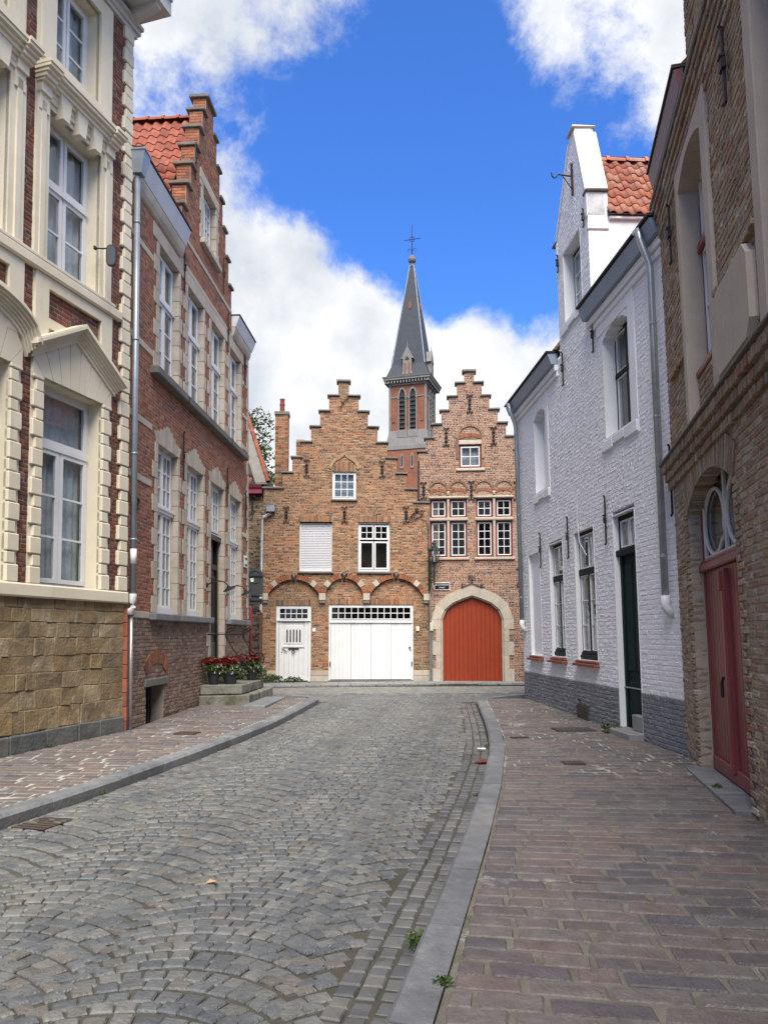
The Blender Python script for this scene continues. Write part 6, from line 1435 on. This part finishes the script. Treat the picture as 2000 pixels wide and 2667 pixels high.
def text_mesh(txt, size, m):
    cu = bpy.data.curves.new('lettering', 'FONT'); cu.body = txt; cu.size = size; cu.align_x = 'CENTER'; cu.align_y = 'CENTER'; cu.extrude = .002; cu.resolution_u = 2
    o = bpy.data.objects.new('lettering', cu); COL.objects.link(o); dg = bpy.context.evaluated_depsgraph_get(); me = bpy.data.meshes.new_from_object(o.evaluated_get(dg)); bpy.data.objects.remove(o); me.materials.clear(); me.materials.append(m); return me
M_SIGNK = mat('sign_black', (.006, .010, .012), rough=.35); M_SIGNW = mat('sign_white', (.78, .78, .78), rough=.35)
sp = thing('street_name_plate', 'small dark street name plate with white border and lettering left of the gate', 'sign', at_house(g2, .385, -.03, 2.93))
MB().cbox(-.245, .245, 0, .02, -.118, .118, .008).build('plate', M_SIGNW, sp); MB().cbox(-.226, .226, -.004, .012, -.098, .098, .003).build('plate_face', M_SIGNK, sp)
for t, z in (('GRAUWWERKERS-', .042), ('STRAAT', -.042)):
    o = link('lettering', text_mesh(t, .062, M_SIGNW), sp); o.location = (0, -.007, z); o.rotation_euler = (rad(90), 0, 0); o.scale = (.86, 1, 1)
# traffic sign seen from behind
ts = thing('traffic_sign', 'back of a grey round-topped traffic sign with lower plate on a crimson post', 'sign', Matrix.Translation((-3.48, 20.75, gz(20.75))) @ Matrix.Rotation(rad(-4), 4, 'Z'))
M_SGREY = mat('sign_back_grey', (.055, .066, .07), (.045, .055, .058), rough=.5, scale=3)
b = MB(); b.prism([(-.215, 2.62), (.215, 2.62)] + [(.215 * math.cos(a * math.pi / 14), 3.10 + .215 * math.sin(a * math.pi / 14)) for a in range(15)], .0, .02); b.box(-.215, .215, 0, .02, 2.58, 2.62); b.build('round_plate', M_SGREY, ts)
b = MB(); b.cbox(-.215, .215, -.002, .018, 2.32, 2.57, .01); b.build('lower_plate', M_SGREY, ts)
M_RAIL = mat('sign_rail_dark', (.025, .03, .032), rough=.5)
for z in (3.075, 2.545, 2.42): MB().box(-.17, .21, -.03, -.003, z, z + .025).build('sign_rail', M_RAIL, ts)
MB().tube([(.17 * math.cos(a * .5), -.012, 3.06 + .17 * math.sin(a * .5)) for a in range(14)], .006, 4).build('disc_rim', M_RAIL, ts)
MB().box(-.13, -.04, -.012, -.0015, 2.93, 3.03).build('sticker', mat('pale_sticker', (.7, .7, .5), rough=.6), ts); MB().box(.13, .20, -.012, -.0035, 2.48, 2.54).build('sticker', M_SIGNW, ts)
b = MB(); b.tube([(-.12, .05, -.1), (-.12, .05, 3.25)], .038, 10); b.build('post', mat('crimson_post', (.20, .018, .035), (.15, .016, .03), rough=.45, scale=4), ts, smooth=True)
# two gooseneck wall lamps
for x, lab in ((4.60, 'black gooseneck wall lamp left of the dark door'), (6.22, 'black gooseneck wall lamp right of the dark door')):
    wl = thing('wall_lamp', lab, 'lamp', at_house(h2, x, 0, 2.58), 'lamps beside the dark door')
    b = MB(); b.lathe([(.05, 0), (.05, .02), (.02, .03)], (0, 0, 0), 10); b.v = [(p[0], -p[2], p[1]) for p in b.v]; b.tube([(0, -.02, 0), (.02, -.12, .06), (.06, -.25, .085), (.13, -.36, .06), (.18, -.41, 0), (.20, -.43, -.05)], .013, 7); b.build('arm', M_IRON, wl)
    b = MB(); n = 14; ax_ = Vector((.35, -.3, -.9)).normalized(); p0 = Vector((.20, -.43, -.05)); u_ = ax_.cross(Vector((0, 0, 1))).normalized(); v_ = ax_.cross(u_)
    for (r0, h0), (r1, h1) in (((.03, -.03), (.045, .0)), ((.045, 0), (.15, .045))):
        vs = [tuple(p0 + ax_ * h_ + (u_ * math.cos(k * 2 * math.pi / n) + v_ * math.sin(k * 2 * math.pi / n)) * r_) for r_, h_ in ((r0, h0), (r1, h1)) for k in range(n)]; b.add(vs, [(k, (k + 1) % n, n + (k + 1) % n, n + k) for k in range(n)])
    b.build('lamp_shade', M_IRON, wl)
    b = MB(); vs = [tuple(p0 + ax_ * h_ + (u_ * math.cos(k * 2 * math.pi / n) + v_ * math.sin(k * 2 * math.pi / n)) * r_) for r_, h_ in ((.06, .03), (.075, .10), (.06, .17), (.02, .19)) for k in range(n)]; b.add(vs, [(j * n + k, j * n + (k + 1) % n, (j + 1) * n + (k + 1) % n, (j + 1) * n + k) for j in range(3) for k in range(n)]); b.build('lamp_glass', M_CLEAR, wl, smooth=True)
# plate by the corner of the red house
wp = thing('wall_plate', 'small white and green sign on the far corner of the red house', 'sign', at_house(h2, 8.12, -.02, 3.42)); MB().cbox(-.17, .17, -.01, .01, -.16, .16, .006).build('plate', M_SIGNW, wp)
b = MB(); [b.box(-.13, .13, -.014, -.005, z - .03, z + .03) for z in (.08, -.09)]; b.build('green_stripe', mat('sign_green', (.03, .09, .05), rough=.5), wp)
# spy mirror
sm_ = thing('spy_mirror', 'small black window mirror on an iron arm fixed to the cream house', 'mirror', at_house(lh, -.93, 0, 7.36))
b = MB(); b.cbox(-.03, .03, -.07, -.04, -.03, .03, .008); b.tube([(0, -.03, 0), (.0, -.2, -.035), (-.04, -.36, -.07)], .011, 6); b.build('arm', M_IRON, sm_)
def oval(rx, rz, n=20): return [(rx * math.copysign(abs(math.cos(k * 2 * math.pi / n)) ** .6, math.cos(k * 2 * math.pi / n)), rz * math.copysign(abs(math.sin(k * 2 * math.pi / n)) ** .6, math.sin(k * 2 * math.pi / n))) for k in range(n)]
b = MB(); b.prism(oval(.075, .165), -.02, .02); ob = b.build('mirror_case', M_IRON, sm_); ob.location = (-.05, -.38, -.20); ob.rotation_euler = (0, 0, rad(-68))
b = MB(); b.prism(oval(.06, .148), -.025, -.018); ob2 = b.build('mirror_glass', mat('mirror_silver', (.13, .135, .14), rough=.12, metal=1.0, var=.3), ob)
# flower pots on the steps
M_POT = mat('dark_plastic_pot', (.018, .021, .025), (.03, .033, .037), rough=.45, scale=5); M_RED = mat('dark_red_leaf', (.10, .010, .010), tones=[(.075, .008, .008), (.14, .014, .012), (.20, .022, .016)], rough=.5, scale=8, var=.2); M_WFL = mat('white_petal', (.78, .78, .76), rough=.6)
def flower_pot(x, y, z, r, h, lab, red=True, spread=1.0):
    t = thing('flower_pot', lab, 'flower pot', at_house(h2, x, y, z), 'flower pots on the entrance steps')
    b = MB(); b.lathe([(r * .72, 0), (r * .95, h * .85), (r * 1.06, h * .86), (r * 1.06, h), (r * .92, h), (r * .85, h * .9)], (0, 0, 0), 18); b.build('pot', M_POT, t)
    b = MB(); leaf_quads(b, (0, 0, h + .08), .24 * spread, 380, .075, .62); leaf_quads(b, (.08, -.16 * spread, h - .04), .18 * spread, 200, .07, .7); b.build('foliage', M_LEAF, t)
    if red: b = MB(); leaf_quads(b, (.02, .05, h + .23), .235 * spread, 190, .12, .45); b.build('red_leaves', M_RED, t)
    b = MB()
    for k in range(16):
        a = R.uniform(0, 6.28); q = R.uniform(.1, .24) * spread; c = (q * math.cos(a), q * math.sin(a) - .1, h + R.uniform(-.04, .16))
        for m_ in range(5): e = m_ * 1.257; b.add([c, (c[0] + .034 * math.cos(e), c[1] - .014, c[2] + .034 * math.sin(e)), (c[0] + .034 * math.cos(e + 1), c[1] - .014, c[2] + .034 * math.sin(e + 1))], [(0, 1, 2)])
    b.build('white_flowers', M_WFL, t, kind='stuff')
flower_pot(4.36, -.58, .445, .17, .24, 'dark pot of red leaves and white flowers nearest the camera on the steps'); flower_pot(4.22, -.26, .445, .13, .26, 'dark pot half hidden against the wall at the left end of the steps', red=True, spread=.75)
flower_pot(5.78, -.72, .445, .15, .24, 'dark pot of red leaves at the right end of the steps'); flower_pot(6.05, -.38, .445, .12, .22, 'small dark pot behind the others by the lane corner', spread=.8)
# gratings, covers
M_RUST = mat('rusty_grate', (.05, .042, .038), (.085, .058, .046), rough=.75, scale=9)
def grate(name, lab, x, y, dz, w, d, rot, n=8, m=M_RUST, solid=False):
    t = thing(name, lab, 'drain cover' if not solid else 'cover', Matrix.Translation((x, y, gz(y) + dz)) @ Matrix.Rotation(rot, 4, 'Z'))
    b = MB(); b.box(-w / 2, w / 2, -d / 2, d / 2, -.03, .004); b.build('frame', M_IRON if not solid else m, t); b = MB()
    if solid: b.cbox(-w / 2 + .015, w / 2 - .015, -d / 2 + .015, d / 2 - .015, .003, .012, .003); [b.box(-w / 2 + .03 + k * (w - .06) / 9, -w / 2 + .04 + k * (w - .06) / 9, -d / 2 + .03, d / 2 - .03, .0115, .0135) for k in range(10)]
    else: [b.cbox(-w / 2 + .012, w / 2 - .012, -d / 2 + d * k / n + .006, -d / 2 + d * (k + .5) / n + .006, .0, .008, .003) for k in range(n)]
    b.build('bars' if not solid else 'lid', m, t); return t
grate('gutter_drain', 'rusty gutter drain grate in the cobbles by the left kerb', -3.0, 6.95, -.002, .34, .40, rad(-17), 6); grate('pavement_cover', 'flat dark grating in the pavement below the white house', 2.98, 12.25, KH + .004, .62, .42, rad(4), 8, solid=True, m=mat('dark_cover', (.055, .05, .047), (.075, .07, .065), rough=.7, scale=9)); grate('stopcock_cover', 'small rusty cover in the left pavement', -2.99, 11.85, KH + .004, .34, .26, rad(-10), 5, solid=True); grate('water_cover', 'small square cover in the right pavement in front of the red doors', 2.25, 9.3, KH + .004, .26, .2, 0, 5, solid=True, m=MATS['dark_cover']); grate('slot_drain', 'small slotted drain in the right pavement near the kerb', 1.98, 11.4, KH + .003, .26, .11, rad(5), 4)
# weeds, each clump on its own
def weed(lab, x, y, dz, r, n, size, h=.6):
    t = thing('weed_clump', lab, 'weed', Matrix.Translation((x, y, gz(y) + dz)), 'weeds in the paving joints'); b = MB()
    for k in range(max(3, n // 14)): a = R.uniform(0, 6.28); b.tube([(0, 0, -.01), (r * .4 * math.cos(a), r * .4 * math.sin(a), r * h * .6), (r * .8 * math.cos(a), r * .8 * math.sin(a), r * h)], [.003, .002, .001], 4)
    leaf_quads(b, (0, 0, r * h * .55), r, n, size, h * .8, None); b.build('leaves', M_LEAF, t)
weed('leafy weed growing in the gutter against the right kerb', .20, 4.33, -.01, .085, 70, .05, .9); weed('tuft of weed at the near end of the right kerb', .27, 3.64, KH, .05, 40, .03, .5); weed('green weeds at the foot of the white house door step', 3.50, 11.95, KH, .17, 160, .06, .6); weed('grass tuft at the sill of the red doors', 3.30, 7.75, KH, .06, 40, .05, .8); weed('low weeds at the foot of the ochre house wall', -3.45, 23.45, .06, .40, 300, .09, .45); weed('weeds beside the white front door of the ochre house', -2.75, 23.5, .06, .3, 200, .08, .35); weed('moss tuft at the base of the cream house', -4.52, 10.55, KH, .08, 60, .03, .3); weed('tiny weed by the left kerb', -2.93, 8.15, 0, .05, 30, .03, .6); weed('weed at the bend of the right kerb', 1.49, 11.2, 0, .06, 40, .04, .6); weed('weed in the gutter by the right kerb halfway along', .97, 8.1, -.01, .05, 30, .035, .5)
# litter
c = tag(link('drink_can', MB().lathe([(.02, -.06), (.032, -.055), (.033, .05), (.025, .06)], (0, 0, 0), 12).mesh('drink_can', mat('white_can', (.7, .7, .72), rough=.3, metal=.3), True)), 'crushed white drink can in the right gutter', 'can'); c.location = (1.36, 10.9, gz(10.9) + .03); c.rotation_euler = (rad(90), 0, rad(75)); c.scale = (.8, .45, 1)
b = MB(); b.add([(-.09, -.05, .004), (.02, -.07, .014), (.1, -.01, .006), (.06, .06, .02), (-.05, .05, .008)], [(0, 1, 2, 3, 4)]); b.add([(-.02, .02, .006), (.07, .05, .012), (.1, .12, .006), (.0, .1, .02)], [(0, 1, 2, 3)]); b.add([(-.13, -.02, .005), (-.06, -.03, .012), (-.07, .04, .006)], [(0, 1, 2)])
c = tag(b.build('red_leaf_litter', mat('red_litter', (.22, .035, .02), (.15, .03, .02), rough=.7, scale=30)), 'scrap of red litter lying in the right gutter', 'litter'); c.location = (1.24, 9.98, gz(9.98) + .004)
b = MB(); b.add([(-.03, -.02, .004), (.03, -.015, .01), (.035, .02, .005), (-.01, .03, .016)], [(0, 1, 2, 3)]); c = tag(b.build('fallen_leaf', mat('tan_leaf', (.42, .26, .14), rough=.7)), 'tan fallen leaf on the cobbles', 'leaf'); c.location = (-1.17, 5.35, gz(5.35) + .008)
for n_, (x, y) in enumerate(((1.62, 3.2), )):
    pass
